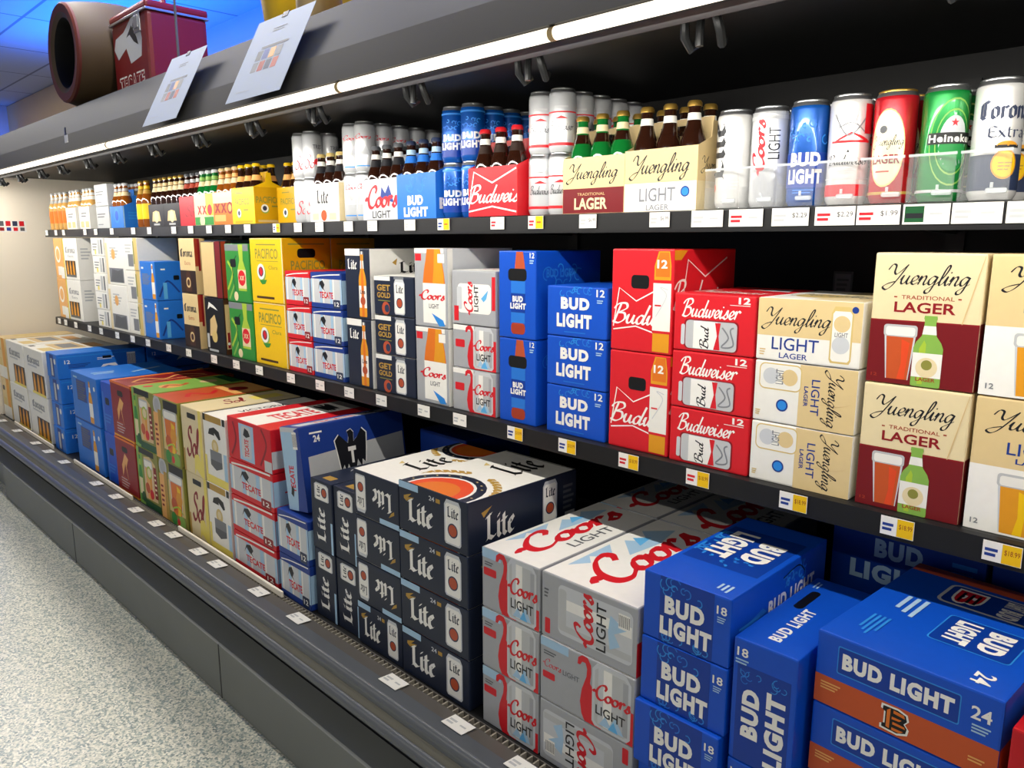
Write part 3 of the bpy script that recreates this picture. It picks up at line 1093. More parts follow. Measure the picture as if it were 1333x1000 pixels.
def d_bud12(fs):
    f = fs['F']
    f.script('Budweiser', .10, .58, .84, .92, 'white', wmin=.05, wmax=.14, slant=.22)
    f.text('12', .80, .86, .94, .97, 'white', bold=.03); f.rect(.70, .83, .94, .84, 'white')
    f.rrect(.14, .04, .82, .56, .05, 'dred')
    f.rrect(.16, .05, .80, .54, .05, 'can_silver')
    f.rect(.26, .06, .56, .53, 'white')
    f.glyphs(script2d('Bud', .05, .14, .1), .34, .06, .46, .46, 'ink', rot=90)
    f.poly([(.56, .30), (.52, .06), (.60, .06), (.58, .3), (.60, .52), (.53, .52)], 'bred')
    f.line([(.62, .45), (.70, .28), (.62, .12), (.76, .16), (.72, .4), (.76, .46)], .018, 'dsilver')
    f.rrect(.10, .10, .15, .46, .02, 'lsilver')
    t = fs['T']
    t.script('Budweiser', .05, .2, .95, .5, 'white', wmin=.05, wmax=.13)
    t.poly([(.4, .7), (.8, .9), (.95, .6), (.7, .62)], 'lsilver')


def d_bud_bottles(fs):
    f = fs['F']
    f.slot(.33, .62, .62, .75, .05)
    bowtie(f, .04, .18, .80, .62, 'white', .018)
    f.script('Budweiser', .02, .26, 1.42, .48, 'white', wmin=.05, wmax=.13, slant=.2, bounds=(0, .70, 0, 1))
    f.poly([(.70, .02), (.70, .84), (.76, .98), (.93, .98), (.96, .84), (.96, .02)], 'amber')
    f.poly([(.72, .74), (.72, .84), (.78, .97), (.92, .97), (.94, .84), (.94, .74)], 'orange')
    f.rect(.69, .22, .97, .70, 'paper'); f.rect(.69, .68, .97, .71, 'bred'); f.rect(.69, .20, .97, .225, 'bred')
    f.line([(.74, .36), (.9, .56), (.8, .64), (.92, .62)], .012, 'lsilver'); f.rect(.72, .46, .82, .475, 'bred')
    f.text('12', .74, .82, .90, .90, 'white', bold=.03)
    r = fs['R']
    bowtie(r, .12, .30, .86, .9, 'white', .014)
    r.script('Budweiser', .0, .42, 1.0, .72, 'white', wmin=.05, wmax=.12)
    r.poly([(.0, .9), (.0, .99), (.2, .99), (.1, .9)], 'amber')


def d_ylight12(fs, upright=True):
    f = fs['F']
    f.rect(0, .40, 1, 1, 'ltan')
    f.script('Yuengling', .04, .46, .72, .86, 'ink', wmin=.025, wmax=.11, slant=.3)
    f.text('LIGHT', .16, .18, .62, .38, 'tblue', bold=.005); f.text('LAGER', .24, .05, .52, .14, 'tblue', bold=.01)
    f.can(.72, .06, .92, .92, 'paper', 'lgold')
    f.ell(.82, .66, .075, mn='ltan'); f.ell(.82, .34, .08, mn='lsilver'); f.text('LIGHT', .76, .46, .88, .53, 'dsilver')
    f.ell(.93, .88, .03, mn='tblue'); f.bars(.04, .08, .1, .2, 3, 'tan')
    t = fs['T']; t.rect(.5, 0, 1, 1, 'cream'); t.ell(.4, .4, .25, mn='lgold'); t.script('Yuengling', .1, .3, .9, .6, 'grey')


def d_ylight12_lying(fs):
    f = fs['F']
    f.rect(.46, 0, 1, 1, 'ltan')
    f.rrect(.05, .54, .48, .97, .06, 'lgold'); f.rrect(.06, .56, .47, .95, .05, 'paper')
    f.ell(.17, .76, .08, mn='lsilver'); f.ell(.36, .76, .08, mn='ltan'); f.text('LIGHT', .22, .64, .30, .88, 'dsilver', rot=90)
    f.ell(.30, .30, .06, mn='tblue'); f.ell(.30, .30, .045, mn='lblue')
    f.glyphs(script2d('Yuengling', .03, .11, .3), .68, .06, .88, .96, 'ink', rot=-90)
    f.text('LIGHT', .58, .22, .66, .78, 'tblue', rot=-90, bold=.004); f.text('LAGER', .51, .34, .55, .66, 'tblue', rot=-90)
    f.line([(.5, .42), (.8, .40), (.95, .46)], .003, 'tan')
    f.bars(.03, .1, .08, .2, 3, 'lgold')


def glass(f, x0, y0, x1, y1, beer, hi):
    w, h = x1 - x0, y1 - y0
    f.poly([(x0 + .5 * w, y0 + .5 * h), (x0 + .14 * w, y0), (x0 + .86 * w, y0), (x0 + w, y0 + .84 * h), (x0, y0 + .84 * h), (x0 + .14 * w, y0)], 'lsilver')
    f.poly([(x0 + .5 * w, y0 + .5 * h), (x0 + .17 * w, y0), (x0 + .83 * w, y0), (x0 + .93 * w, y0 + .80 * h), (x0 + .07 * w, y0 + .80 * h), (x0 + .17 * w, y0)], beer)
    f.poly([(x0 + .60 * w, y0 + .3 * h), (x0 + .5 * w, y0), (x0 + .74 * w, y0), (x0 + .82 * w, y0 + .68 * h), (x0 + .56 * w, y0 + .74 * h)], hi)
    f.rrect(x0 - .03 * w, y0 + .78 * h, x0 + 1.03 * w, y0 + 1.0 * h, .10 * w, 'lgrey'); f.rrect(x0 + .04 * w, y0 + .80 * h, x0 + .96 * w, y0 + .96 * h, .08 * w, 'paper')


def d_ylager_bottles(fs):
    f = fs['F']
    f.rect(0, 0, 1, .49, 'maroon'); f.rect(0, .485, 1, .495, 'dred')
    f.script('Yuengling', .08, .70, .88, .92, 'ink', wmin=.025, wmax=.11, slant=.3)
    f.text('TRADITIONAL', .28, .655, .76, .685, 'rust', bold=.004); f.rect(.21, .665, .24, .675, 'rust'); f.rect(.79, .665, .82, .675, 'rust')
    f.text('LAGER', .22, .555, .78, .635, 'dred', bold=.02)
    glass(f, .15, .04, .45, .46, 'dorange', 'fire')
    f.bottle(.57, .0, .27, .54, 'lgreen', 'paper', 'paper', 'lgreen', 'lime')
    f.ell(.57, .15, .10, mn='cream'); f.ell(.57, .17, .05, mn='olive'); f.text('LAGER', .48, .045, .66, .075, 'rust')
    f.text('12', .05, .05, .11, .075, 'rust')
    f.poly([(.84, .49), (.985, .99), (.99, .99), (.85, .49)], 'tan')
    fs['R'].rect(0, 0, 1, .5, 'maroon')


def d_ylight_bottles(fs):
    f = fs['F']
    f.rect(0, 0, 1, .50, 'white')
    f.script('Yuengling', .10, .72, 1.0, .92, 'ink', wmin=.025, wmax=.11, slant=.3)
    f.text('LIGHT', .30, .60, .80, .69, 'tblue', bold=.006); f.text('LAGER', .38, .54, .72, .58, 'tblue')
    glass(f, .26, .02, .58, .46, 'amber', 'yellow')
    f.bottle(.74, .0, .26, .62, 'brown', 'paper', 'paper', 'lgold', 'rust')
    f.text('12', .06, .05, .13, .09, 'dsilver')


def d_pacifico_bottles(fs):
    f = fs['F']
    f.rect(.20, .89, .80, .91, 'olive'); f.text('PACIFICO', .16, .68, .86, .84, 'olive', bold=.02)
    f.rect(.2, .64, .86, .65, 'olive')
    f.ell(.34, .46, .13, mn='lgreen'); f.ell(.32, .48, .12, mn='white'); f.ell(.32, .48, .075, mn='navy2'); f.poly([(.32, .40), (.26, .5), (.32, .56), (.38, .48)], 'bred')
    f.poly([(.34, .28), (.26, .34), (.5, .36), (.44, .29)], 'green')
    f.text('Clara', .56, .52, .84, .58, 'olive', bold=.0)
    f.bars(.15, .06, .88, .11, 1, 'brown', .7)
    f.rect(.97, 0, 1, 1, 'cream'); f.rect(0, .985, 1, 1, 'cream')
    r = fs['R']
    r.rect(0, 0, 1, 1, 'dyellow')  # whole side inked darker than the front, shade put into the colour
    r.rect(.12, .90, .88, .92, 'olive')
    r.text('PACIFICO', .16, .52, .88, .66, 'olive', bold=.02)
    r.slot(.30, .70, .68, .84, .06)


def d_tecate12(fs, band, band2):
    f = fs['F']
    f.rect(0, .12, 1, .84, 'sky')
    for x in (.0, .33, .66):
        f.rect(x + .04, .14, x + .29, .82, 'lsilver')
        f.rect(x + .06, .14, x + .10, .82, 'white')
    f.poly([(.30, .66), (.24, .50), (.30, .74), (.40, .78), (.46, .66), (.42, .56), (.46, .48), (.36, .56)], 'ink')
    f.text('TECATE', .28, .28, .72, .46, 'bred', bold=.03)
    f.rect(0, 0, 1, .14, band); f.rect(0, .82, 1, 1, band)
    f.line([(.05, .86), (.4, .92), (.95, .96)], .02, 'white'); f.rrect(.72, .02, .94, .26, .02, band2); f.text('12', .76, .08, .90, .2, 'white')
    r = fs['R']; r.rect(0, .15, 1, .8, 'sky'); r.text('TECATE', .1, .3, .8, .5, 'bred', bold=.03)


def d_tecate_red(fs): d_tecate12(fs, 'bred', 'dred')
def d_tecate_blue(fs): d_tecate12(fs, 'tblue', 'navy2')


def eagle(f, x0, y0, x1, y1, mn='ink'):
    W, H = x1 - x0, y1 - y0
    L = [(.5, .55), (.40, .10), (.30, .38), (.26, .05), (.18, .42), (.12, .12), (.05, .55), (.0, .80), (.14, .92), (.30, .78), (.40, .70), (.44, .86), (.40, .96), (.52, 1.0), (.60, .92), (.58, .72), (.70, .80), (.86, .98), (1, .86), (.96, .55), (.90, .2), (.84, .48), (.78, .10), (.70, .42), (.60, .12)]
    L = [(x0 + a * W, y0 + b_ * H) for a, b_ in L] + [(x0 + .40 * W, y0 + .10 * H)]
    f.poly(L, mn)


def d_tecate24(fs):   # tall blue and silver case
    f = fs['F']
    f.rect(0, 0, 1, 1, 'sky'); f.rect(0, .94, 1, 1, 'lsilver')
    f.poly([(.84, .94), (.52, .0), (1, 0), (1, 1), (.72, .96)], 'tblue')
    f.text('TECATE', .26, .22, .52, .54, 'bred', bold=.03, rot=90)
    f.poly([(.34, .16), (.22, .2), (.3, .3), (.42, .26)], 'ink')
    f.barcode(.62, .74, .86, .94)
    r = fs['R']
    r.rect(.06, .07, .98, .72, 'lgrey'); r.poly([(.06, .72), (.06, .64), (.98, .72), (.98, .76)], 'tblue')
    r.poly([(.0, .0), (.07, .0), (.05, .7), (.0, .7)], 'tblue')
    r.text('24', .12, .80, .18, .88, 'white', bold=.03); r.bars(.09, .90, .24, .94, 1, 'white')
    eagle(r, .30, .32, .62, .88, 'white'); eagle(r, .31, .33, .61, .87, 'ink')
    r.text('T', .425, .46, .50, .66, 'white', bold=.06)
    r.text('TECATE', .36, .16, .84, .38, 'ink', bold=.05, shear=.1); r.text('TECATE', .37, .175, .83, .375, 'bred', bold=.03, shear=.1)
    t = fs['TD']; t.rect(0, 0, 1, 1, 'tblue'); t.rect(.05, .2, .95, .7, 'lsilver'); t.text('TECATE', .2, .3, .6, .6, 'bred', bold=.03)
    eagle(t, .68, .25, .84, .75)


def d_tecate_big(fs):
    f = fs['F']
    f.rect(.28, .06, .62, .92, 'sky'); f.poly([(.62, .92), (.62, .06), (1, .0), (1, 1), (.7, 1)], 'bred')
    f.rrect(.33, .12, .56, .88, .05, 'lsilver')
    f.text('TECATE', .40, .16, .50, .58, 'bred', bold=.03, rot=90)
    f.poly([(.45, .62), (.38, .66), (.42, .84), (.5, .8), (.54, .68)], 'ink')
    f.line([(.08, .1), (.2, .5), (.14, .9)], .03, 'dred'); f.line([(.75, .1), (.9, .6), (.8, .95)], .03, 'dred')
    f.rect(.84, .0, 1, .26, 'lsilver')
    t = fs['TD']; t.rect(0, .30, 1, .78, 'white'); t.text('TECATE', .22, .36, .62, .66, 'bred', bold=.03)
    eagle(t, .68, .32, .84, .76)
    r = fs['R']; r.rect(0, .1, .2, .5, 'lsilver')


def d_sol(fs):
    f = fs['F']
    f.slot(.32, .84, .74, .92, .03)
    f.glyphs(script2d('Sol', .06, .20, .1), .18, .24, .86, .74, 'dred')
    f.poly([(.62, .1), (.52, .0), (.56, .3), (.76, .34), (.9, .2), (.88, .0)], 'lemon')
    f.rect(.86, 0, 1, 1, 'lemon'); f.rect(.0, .0, .1, .35, 'gold')
    t = fs['TD']; t.rect(0, 0, 1, 1, 'cream'); t.script('Sol', .30, .3, .55, .8, 'dred', wmin=.06, wmax=.18); t.rect(.6, .3, .9, .7, 'lemon')


def d_victoria(fs):
    f = fs['F']
    f.rect(.12, .90, .84, 1, 'gold'); f.rect(.88, .90, 1, 1, 'black'); f.rect(.0, .9, .12, 1, 'black')
    f.poly([(.5, .72), (.22, .72), (.28, .80), (.5, .84), (.72, .80), (.78, .70), (.7, .68), (.5, .76)], 'black')
    f.ell(.5, .56, .15, mn='lgold'); f.ell(.5, .57, .08, mn='cream')
    f.rect(.26, .34, .78, .50, 'dsilver'); f.poly([(.5, .36), (.26, .36), (.26, .28), (.5, .22), (.78, .28), (.78, .36)], 'grey')
    f.rect(0, .0, 1, .12, 'lemon'); f.rect(.86, .12, 1, .5, 'sky'); f.rect(0, .12, .1, .4, 'lemon')
    t = fs['TD']; t.rect(0, 0, 1, 1, 'white'); t.rect(.0, .9, 1, 1, 'black'); t.text('VICTORIA', .24, .42, .72, .60, 'ink', bold=.02)


def d_marg_green(fs):
    f = fs['F']
    f.rect(0, 0, .26, 1, 'lgreen'); f.rect(.26, 0, 1, .12, 'dgreen'); f.rect(.12, .90, .82, 1, 'black')
    f.poly([(.30, .14), (.34, .86), (.62, .90), (.86, .80), (.88, .16)], 'tan')
    glass(f, .34, .16, .72, .84, 'peach', 'amber')
    f.ell(.56, .62, .12, mn='lime'); f.ell(.56, .62, .085, mn='cream'); f.ell(.44, .34, .10, mn='dorange'); f.ell(.62, .26, .09, mn='bred')
    f.rect(.77, .22, .90, .76, 'dred'); f.bars(.79, .28, .88, .70, 5, 'cream', .4)
    f.bottle(.14, .06, .16, .84, 'green', 'cream', 'lime', 'gold'); f.ell(.22, .14, .10, mn='dgreen')
    t = fs['TD']; t.rect(0, 0, 1, 1, 'lgreen'); t.ell(.3, .5, .12, mn='peach'); t.line([(.2, .4), (.3, .6), (.4, .45), (.5, .6)], .05, 'dorange')
    t.ell(.7, .5, .09, mn='tan'); t.ell(.12, .75, .05, mn='bred'); t.rect(.85, .1, 1, .9, 'dgreen')


def d_marg_orange(fs):
    f = fs['F']
    f.rect(.44, .84, 1, .98, 'black'); f.ell(.18, .86, .16, mn='lgrey'); f.ell(.18, .86, .11, mn='silver')
    f.rect(0, 0, .20, .74, 'peach'); f.rect(.20, .0, .32, .8, 'gold'); f.bars(.04, .2, .16, .6, 5, 'dred', .45)
    f.poly([(.36, .20), (.38, .70), (.52, .82), (.98, .82), (.98, .20)], 'lgold')
    glass(f, .42, .18, .94, .84, 'orange', 'yellow')
    f.ell(.56, .34, .11, mn='dorange'); f.ell(.78, .46, .12, mn='amber'); f.line([(.5, .26), (.72, .32), (.9, .24)], .03, 'lime')
    f.rect(.32, 0, 1, .16, 'olive'); f.ell(.52, .10, .11, mn='green'); f.ell(.84, .09, .12, mn='lgreen'); f.ell(.70, .08, .06, mn='bred')
    t = fs['TD']; t.rect(0, 0, 1, 1, 'dorange'); t.line([(.2, .4), (.3, .65), (.42, .4), (.55, .62)], .05, 'red'); t.rect(.6, .1, 1, .9, 'peach'); t.ell(.75, .5, .1, mn='dred')


def d_redcase(fs):
    f = fs['F']
    f.rect(0, 0, 1, .04, 'amber'); f.rect(0, .96, 1, 1, 'orange')
    f.slot(.34, .76, .62, .86, .05)
    f.poly([(.45, .55), (.3, .3), (.28, .5), (.46, .74), (.62, .66), (.5, .5), (.58, .2)], 'peach'); f.rect(.2, .12, .5, .3, 'rust'); f.bars(.2, .1, .6, .3, 4, 'lgrey', .3)
    r = fs['R']
    r.rect(0, 0, 1, .04, 'amber'); r.rect(0, .93, 1, 1, 'orange'); r.line([(.2, .5), (.4, .7), (.6, .5), (.8, .7)], .03, 'peach')
    t = fs['TD']; t.rect(0, .85, 1, 1, 'orange'); t.line([(.1, .4), (.25, .65), (.4, .4), (.6, .65), (.8, .4)], .03, 'peach'); t.line([(.1, .3), (.8, .3)], .02, 'peach')
    t.rect(0, 0, 1, .12, 'orange')


def d_bluecase(fs):   # long thin cases
    f = fs['F']
    f.rect(.35, .05, .7, .95, 'tblue'); f.rect(.42, .1, .58, .8, 'lgrey'); f.ell(.8, .7, .08, mn='white')
    r = fs['R']
    r.rect(.02, .86, 1, .9, 'lblue')
    r.text('12', .08, .6, .14, .75, 'white'); r.bars(.12, .42, .36, .60, 3, 'tblue'); r.bars(.44, .66, .66, .78, 2, 'white', .4); r.rect(.50, .70, .60, .80, 'black')
    r.barcode(.78, .2, .88, .85)
    r.poly([(.5, .45), (.46, .3), (.56, .4), (.68, .3), (.64, .48)], 'white')
    t = fs['TD']; t.line([(.2, .3), (.6, .7)], .04, 'lblue'); t.rect(.1, .6, .5, .64, 'lblue')


def d_bluecase_bottles(fs):
    f = fs['F']
    f.rect(.20, .42, .58, .86, 'tblue'); f.bars(.22, .45, .56, .85, 8, 'grey', .55)
    f.bottle(.72, .04, .14, .86, 'amber', 'white', 'white', 'gold')
    f.bars(.10, .88, .3, .95, 1, 'sky'); f.rect(0, .0, 1, .03, 'tblue')
    f.ell(.90, .78, .03, mn='white')
    r = fs['R']; r.slot(.42, .62, .58, .76, .03); r.barcode(.06, .2, .26, .5)
    t = fs['TD']; t.rect(.08, .3, .5, .7, 'mblue'); t.line([(.5, .3), (.9, .5)], .05, 'sky'); t.bars(.1, .4, .4, .6, 2, 'sky')


def d_blue_slot(fs):
    f = fs['F']
    f.slot(.34, .56, .7, .70, .06); f.bars(.2, .2, .8, .4, 3, 'mblue'); f.rect(.08, .0, .2, .8, 'mblue')


def d_corona_case(fs):
    f = fs['F']
    f.rect(0, 0, 1, .5, 'paper')
    f.bars(.18, .60, .82, .84, 3, 'lgrey'); f.blackl('Corona', .18, .66, .82, .84, 'dsilver')
    f.rect(.36, .06, 1, .48, 'dbrown'); f.rect(.70, .06, .9, .46, 'brown')
    for x in (.46, .66, .86):
        f.poly([(x - .06, .06), (x - .05, .32), (x - .02, .46), (x + .02, .46), (x + .05, .32), (x + .06, .06)], 'amber')
    f.rect(.3, .0, 1, .06, 'lemon')
    t = fs['TD']; t.rect(.25, .2, .62, .9, 'tan'); t.rect(.34, .3, .56, .8, 'dsilver'); t.rect(.05, .1, .22, .5, 'lgold'); t.rect(.05, .8, .12, .95, 'black'); t.rect(.66, .2, .85, .7, 'peach')


def d_gold_case(fs):
    f = fs['F']
    f.rect(.62, 0, 1, 1, 'amber'); f.slot(.14, .68, .40, .80, .05); f.rect(.1, .2, .5, .5, 'lgold')
    f.rect(0, .0, 1, .3, 'paper')
    t = fs['TD']; t.rect(.2, .2, .8, .8, 'lgold')


def d_orange_carton(fs):
    f = fs['F']
    f.ell(.42, .60, .28, mn='white'); f.ell(.42, .60, .2, mn='peach'); f.rect(.3, .08, .8, .3, 'paper'); f.rect(.62, 0, 1, .28, 'white')
    fs['R'].rect(0, 0, 1, 1, 'lemon')


def d_white_carton(fs):
    f = fs['F']
    f.blackl('Corona', .14, .64, .84, .80, 'dsilver'); f.text('Extra', .3, .54, .7, .60, 'dsilver', bold=0)
    f.rect(.06, .06, .80, .46, 'dbrown')
    for x in (.2, .42, .64):
        f.poly([(x - .07, .08), (x - .06, .32), (x - .02, .46), (x + .02, .46), (x + .06, .32), (x + .07, .08)], 'amber')
    f.rect(.06, .06, .8, .12, 'grey')
    r = fs['R']; r.rect(0, 0, 1, 1, 'paper'); r.bars(.15, .5, .6, .8, 4, 'lgrey'); r.rect(.7, .1, .9, .9, 'grey')


def d_small_white(fs):
    f = fs['F']
    f.bars(.14, .30, .54, .76, 3, 'dsilver', .4); f.rect(.60, .1, .78, .9, 'lgrey'); f.rect(.84, .1, .96, .9, 'grey'); f.ell(.36, .2, .07, mn='lemon')


def d_cream_carton(fs):
    f = fs['F']
    f.bars(.24, .58, .7, .84, 4, 'lgrey'); f.ell(.42, .66, .10, mn='peach')
    f.rect(.14, .05, .90, .36, 'dsilver'); f.poly([(.2, .06), (.3, .34), (.6, .3), (.85, .34), (.86, .06)], 'grey')
    f.rect(0, 0, .12, .9, 'cream'); fs['R'].rect(.5, 0, 1, 1, 'lgold')


def d_cream_can(fs):
    f = fs['F']
    f.rect(.72, .0, 1, 1, 'lgold'); f.rect(.3, .12, .68, .5, 'dsilver'); f.bars(.12, .55, .6, .85, 3, 'lgrey'); f.rect(.70, .2, .78, .9, 'olive')


def d_blue_bottles(fs):
    f = fs['F']
    f.bars(.12, .40, .66, .70, 7, 'dsilver', .5); f.bars(.1, .80, .3, .9, 1, 'white')
    f.bottle(.84, .04, .20, .90, 'amber', 'white', 'white', 'white')
    r = fs['R']; r.bars(.2, .78, .4, .86, 1, 'white'); r.slot(.62, .52, .82, .64, .04); r.line([(.1, .1), (.4, .5), (.8, .2)], .06, 'tblue')
    r.rect(.25, .04, .38, .46, 'cyan')


def d_corona_tan(fs):
    f = fs['F']
    f.rect(0, 0, 1, .42, 'dbrown')
    f.blackl('Corona', .10, .66, .88, .82, 'ink', nib=.21); f.text('Extra', .34, .52, .70, .59, 'rust', bold=.0)
    f.poly([(.32, .04), (.34, .30), (.44, .42), (.58, .42), (.68, .30), (.68, .04)], 'brown')
    f.ell(.5, .2, .14, mn='tan'); f.ell(.5, .2, .09, mn='brown')
    r = fs['R']; r.rect(0, 0, 1, 1, 'tan'); r.rect(.0, .5, .3, 1, 'rust'); r.rect(.3, .42, .5, 1, 'dred')


def d_modelo(fs):
    f = fs['F']
    f.poly([(.2, .3), (.26, .6), (.5, .70), (.62, .5), (.5, .3)], 'tan'); f.rect(.05, .08, .16, .34, 'lgrey')
    f.poly([(.3, .84), (.16, .78), (.24, .92), (.5, .86), (.7, .78)], 'paper'); f.ell(.45, .30, .14, mn='lgold'); f.rect(.12, .02, .6, .06, 'lgrey')
    r = fs['R']; r.rect(0, 0, 1, 1, 'brown'); r.rect(.1, .1, .5, .9, 'tan'); r.rect(.2, .12, .42, .4, 'dred'); r.ell(.3, .2, .12, mn='white')


def d_modelo_plain(fs):
    f = fs['F']
    f.rect(.02, .02, .70, .98, 'tan'); f.rect(.74, 0, 1, 1, 'maroon')
    fs['R'].rect(.1, 0, .5, 1, 'rust')


def d_xx(fs):
    f = fs['F']
    f.rect(0, .88, 1, .99, 'dsilver')
    f.line([(.05, .2), (.3, .5), (.1, .7)], .06, 'lime'); f.line([(.1, .04), (.35, .3)], .05, 'lgreen'); f.line([(.4, .1), (.3, .6), (.5, .8)], .03, 'dgreen')
    f.slot(.22, .60, .46, .74, .04)
    f.poly([(.52, .2), (.52, .56), (.62, .72), (.58, .99), (.78, .99), (.76, .72), (.86, .56), (.86, .2)], 'lime')
    f.rect(.52, .24, .86, .56, 'cream'); f.ell(.68, .42, .15, mn='bred'); f.text('XX', .58, .38, .78, .46, 'cream', bold=.03); f.ell(.4, .1, .09, mn='cream')


def d_xx_side(fs): d_xx(fs)


def d_red_plain(fs):
    f = fs['F']
    f.script('Budweiser', .1, .5, .9, .85, 'white'); f.text('24', .85, .8, .95, .92, 'white'); f.rect(0, 0, 1, .05, 'dred')
    t = fs['T']; bowtie(t, .1, .2, .9, .8, 'white', .02)


def d_dark_budlight(fs):
    f = fs['F']
    f.text('BUD', .30, .58, .62, .80, 'sky', bold=.058); f.text('LIGHT', .14, .28, .70, .50, 'sky', bold=.058)
    f.bars(.8, .5, .95, .8, 3, 'mblue')


# mesh library of the cartons: key -> (width, depth, height, board, print)
LIB = dict(
 lite24=(.272, .40, .1355, 'navy', d_lite24), lite24f=(.212, .40, .131, 'navy', d_lite24_flip), lite24n=(.212, .40, .131, 'navy', lambda fs: lite_front(fs['F'])),
 lites=(.117, .40, .224, 'navy', d_lite_stand), lite12=(.205, .27, .1225, 'navy', d_lite12), liteb=(.140, .26, .226, 'navy', d_lite_bottles),
 coA=(.186, .44, .150, 'silver', d_coors24), coAb=(.186, .38, .150, 'silver', d_coors24), coBb=(.256, .38, .150, 'silver', d_coors24_side), bluecb=(.20, .365, .137, 'mblue', d_bluecase),
 coB=(.256, .44, .150, 'silver', d_coors24_side), coBw=(.256, .44, .150, 'silver', d_coors24_wide), coBf=(.256, .44, .150, 'silver', lambda fs: d_coors24_side(fs, True)),
 coors12=(.178, .27, .1225, 'silver', d_coors12), coors12l=(.178, .27, .15, 'silver', d_coors12_lying), coorsb=(.150, .26, .228, 'silver', d_coors_bottles),
 bl18=(.186, .40, .1335, 'blue', d_budlight18), bls=(.118, .34, .236, 'blue', d_budlight18_stand), bl12=(.188, .27, .1225, 'blue', d_budlight12), blb=(.134, .26, .226, 'blue', d_budlight_bottles),
 beng=(.278, .41, .1295, 'blue', d_bengals), bud12=(.188, .27, .1225, 'bred', d_bud12), budb=(.166, .26, .230, 'bred', d_bud_bottles),
 yl12=(.203, .27, .1225, 'paper', d_ylight12), yl12l=(.203, .27, .1225, 'paper', d_ylight12_lying), ylb=(.174, .26, .229, 'cream', d_ylager_bottles), ytb=(.172, .26, .229, 'ltan', d_ylight_bottles),
 pacb=(.252, .20, .243, 'yellow', d_pacifico_bottles), tecr=(.172, .27, .1225, 'bred', d_tecate_red), tecb=(.196, .27, .1225, 'tblue', d_tecate_blue),
 tec24=(.118, .40, .272, 'tblue', d_tecate24), tecbig=(.315, .42, .150, 'bred', d_tecate_big), tecr2=(.315, .42, .133, 'bred', d_tecate_red), tecb2=(.190, .40, .149, 'tblue', d_tecate_blue),
 sol=(.185, .42, .265, 'cream', d_sol), vic=(.185, .42, .265, 'white', d_victoria), margg=(.245, .42, .265, 'olive', d_marg_green), margo=(.255, .42, .265, 'olive', d_marg_orange),
 redc=(.262, .48, .262, 'dred', d_redcase), bluec=(.20, .46, .137, 'mblue', d_bluecase), blueb=(.40, .42, .247, 'mblue', d_bluecase_bottles), blues=(.15, .42, .247, 'blue', d_blue_slot),
 corc=(.40, .42, .268, 'paper', d_corona_case), goldc=(.20, .42, .268, 'ltan', d_gold_case),
 orc=(.18, .12, .244, 'peach', d_orange_carton), whc=(.26, .12, .244, 'white', d_white_carton), smw=(.19, .2, .097, 'white', d_small_white), crc=(.28, .2, .244, 'paper', d_cream_carton),
 crn=(.19, .2, .1625, 'paper', d_cream_can), blub=(.19, .14, .188, 'mblue', d_blue_bottles), coro=(.165, .05, .243, 'ltan', d_corona_tan), modb=(.185, .05, .237, 'black', d_modelo), modp=(.185, .05, .237, 'dbrown', d_modelo_plain),
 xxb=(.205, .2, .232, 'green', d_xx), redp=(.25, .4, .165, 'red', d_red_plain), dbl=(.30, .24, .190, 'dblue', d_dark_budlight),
)
# small card holders on the back panel
pk = Pk(); pk.box(-.025, .025, -.004, 0, -.03, .03, 'grey', .002); f = Fr(pk, (-.025, -.004, -.03), (1, 0, 0), (0, 0, 1), .05, .06); f.rect(.1, .1, .9, .9, 'dsilver'); f.bars(.2, .2, .8, .8, 3, 'grey')
me = pk.mesh('card_holder')
put('card_holder', me, (-.80, 1.9985, 1.44), 0, 'small grey card holder on the back panel above the cream twelve-packs', 'card holder')
_ME = {}


def carton_mesh(k):
    if k not in _ME:
        w, d, h, body, fn = LIB[k]
        pk = carton(w, d, h, body, fn)
        _ME[k] = (pk.mesh('beer_case'), pk.slots.mesh('handle_slot') if pk.slots else None)
    return _ME[k]


JR = random.Random(3)


def stack(x0, y, z, keys, labels, cat, group, name='beer_case', dx=None, dy=None):
    """cartons piled from the bottom up; x0 = left edge of the front, y = front plane"""
    outs = []
    for i, (k, lb) in enumerate(zip(keys, labels)):
        w, d, h = LIB[k][:3]
        me, sl = carton_mesh(k)
        o = put(name, me, (x0 + w / 2 + (dx[i] if dx else 0), y + d / 2 + JR.uniform(0, .004) + (dy[i] if dy else 0), z), 0, lb, cat, group)
        if sl:
            put('handle_slot', sl, parent=o)
        z += h + .0018
        outs.append(o)
    return outs

# ------------------------------------------------------------------ cans and bottles
def can_prof(r, h, body, lid='steel'):
    side = [(0, .004, lid), (r * .78, .004, lid), (r * .80, .0, lid), (r * .86, .0, lid), (r * .98, .009, body), (r, .013, body), (r, h - .018, body), (r * .97, h - .011, body), (r * .86, h - .003, lid)]
    return side


def can_mesh(key, r, h, body, fn, lid='steel', bands=()):
    """body of a can (printed) and its lid"""
    pk = Pk()
    pk.lathe(can_prof(r, h, body), 28)
    f = Fr(pk, (0, 0, 0), (1, 0, 0), (0, 0, 1), 2 * math.pi * r, h - .034, cyl=(r, .015, 2 * math.pi, 0))
    if fn:
        fn(f)
    bm_ = pk.mesh('beer_can', True)
    pk = Pk()
    pk.lathe([(r * .862, h - .004, lid), (r * .875, h - .001, lid), (r * .86, h, lid), (r * .82, h - .001, lid), (r * .80, h - .006, lid), (0, h - .006, lid)], 28)
    pk.box(-.006, .006, -.012, .010, h - .006, h - .0045, lid)
    return bm_, pk.mesh('lid', True)


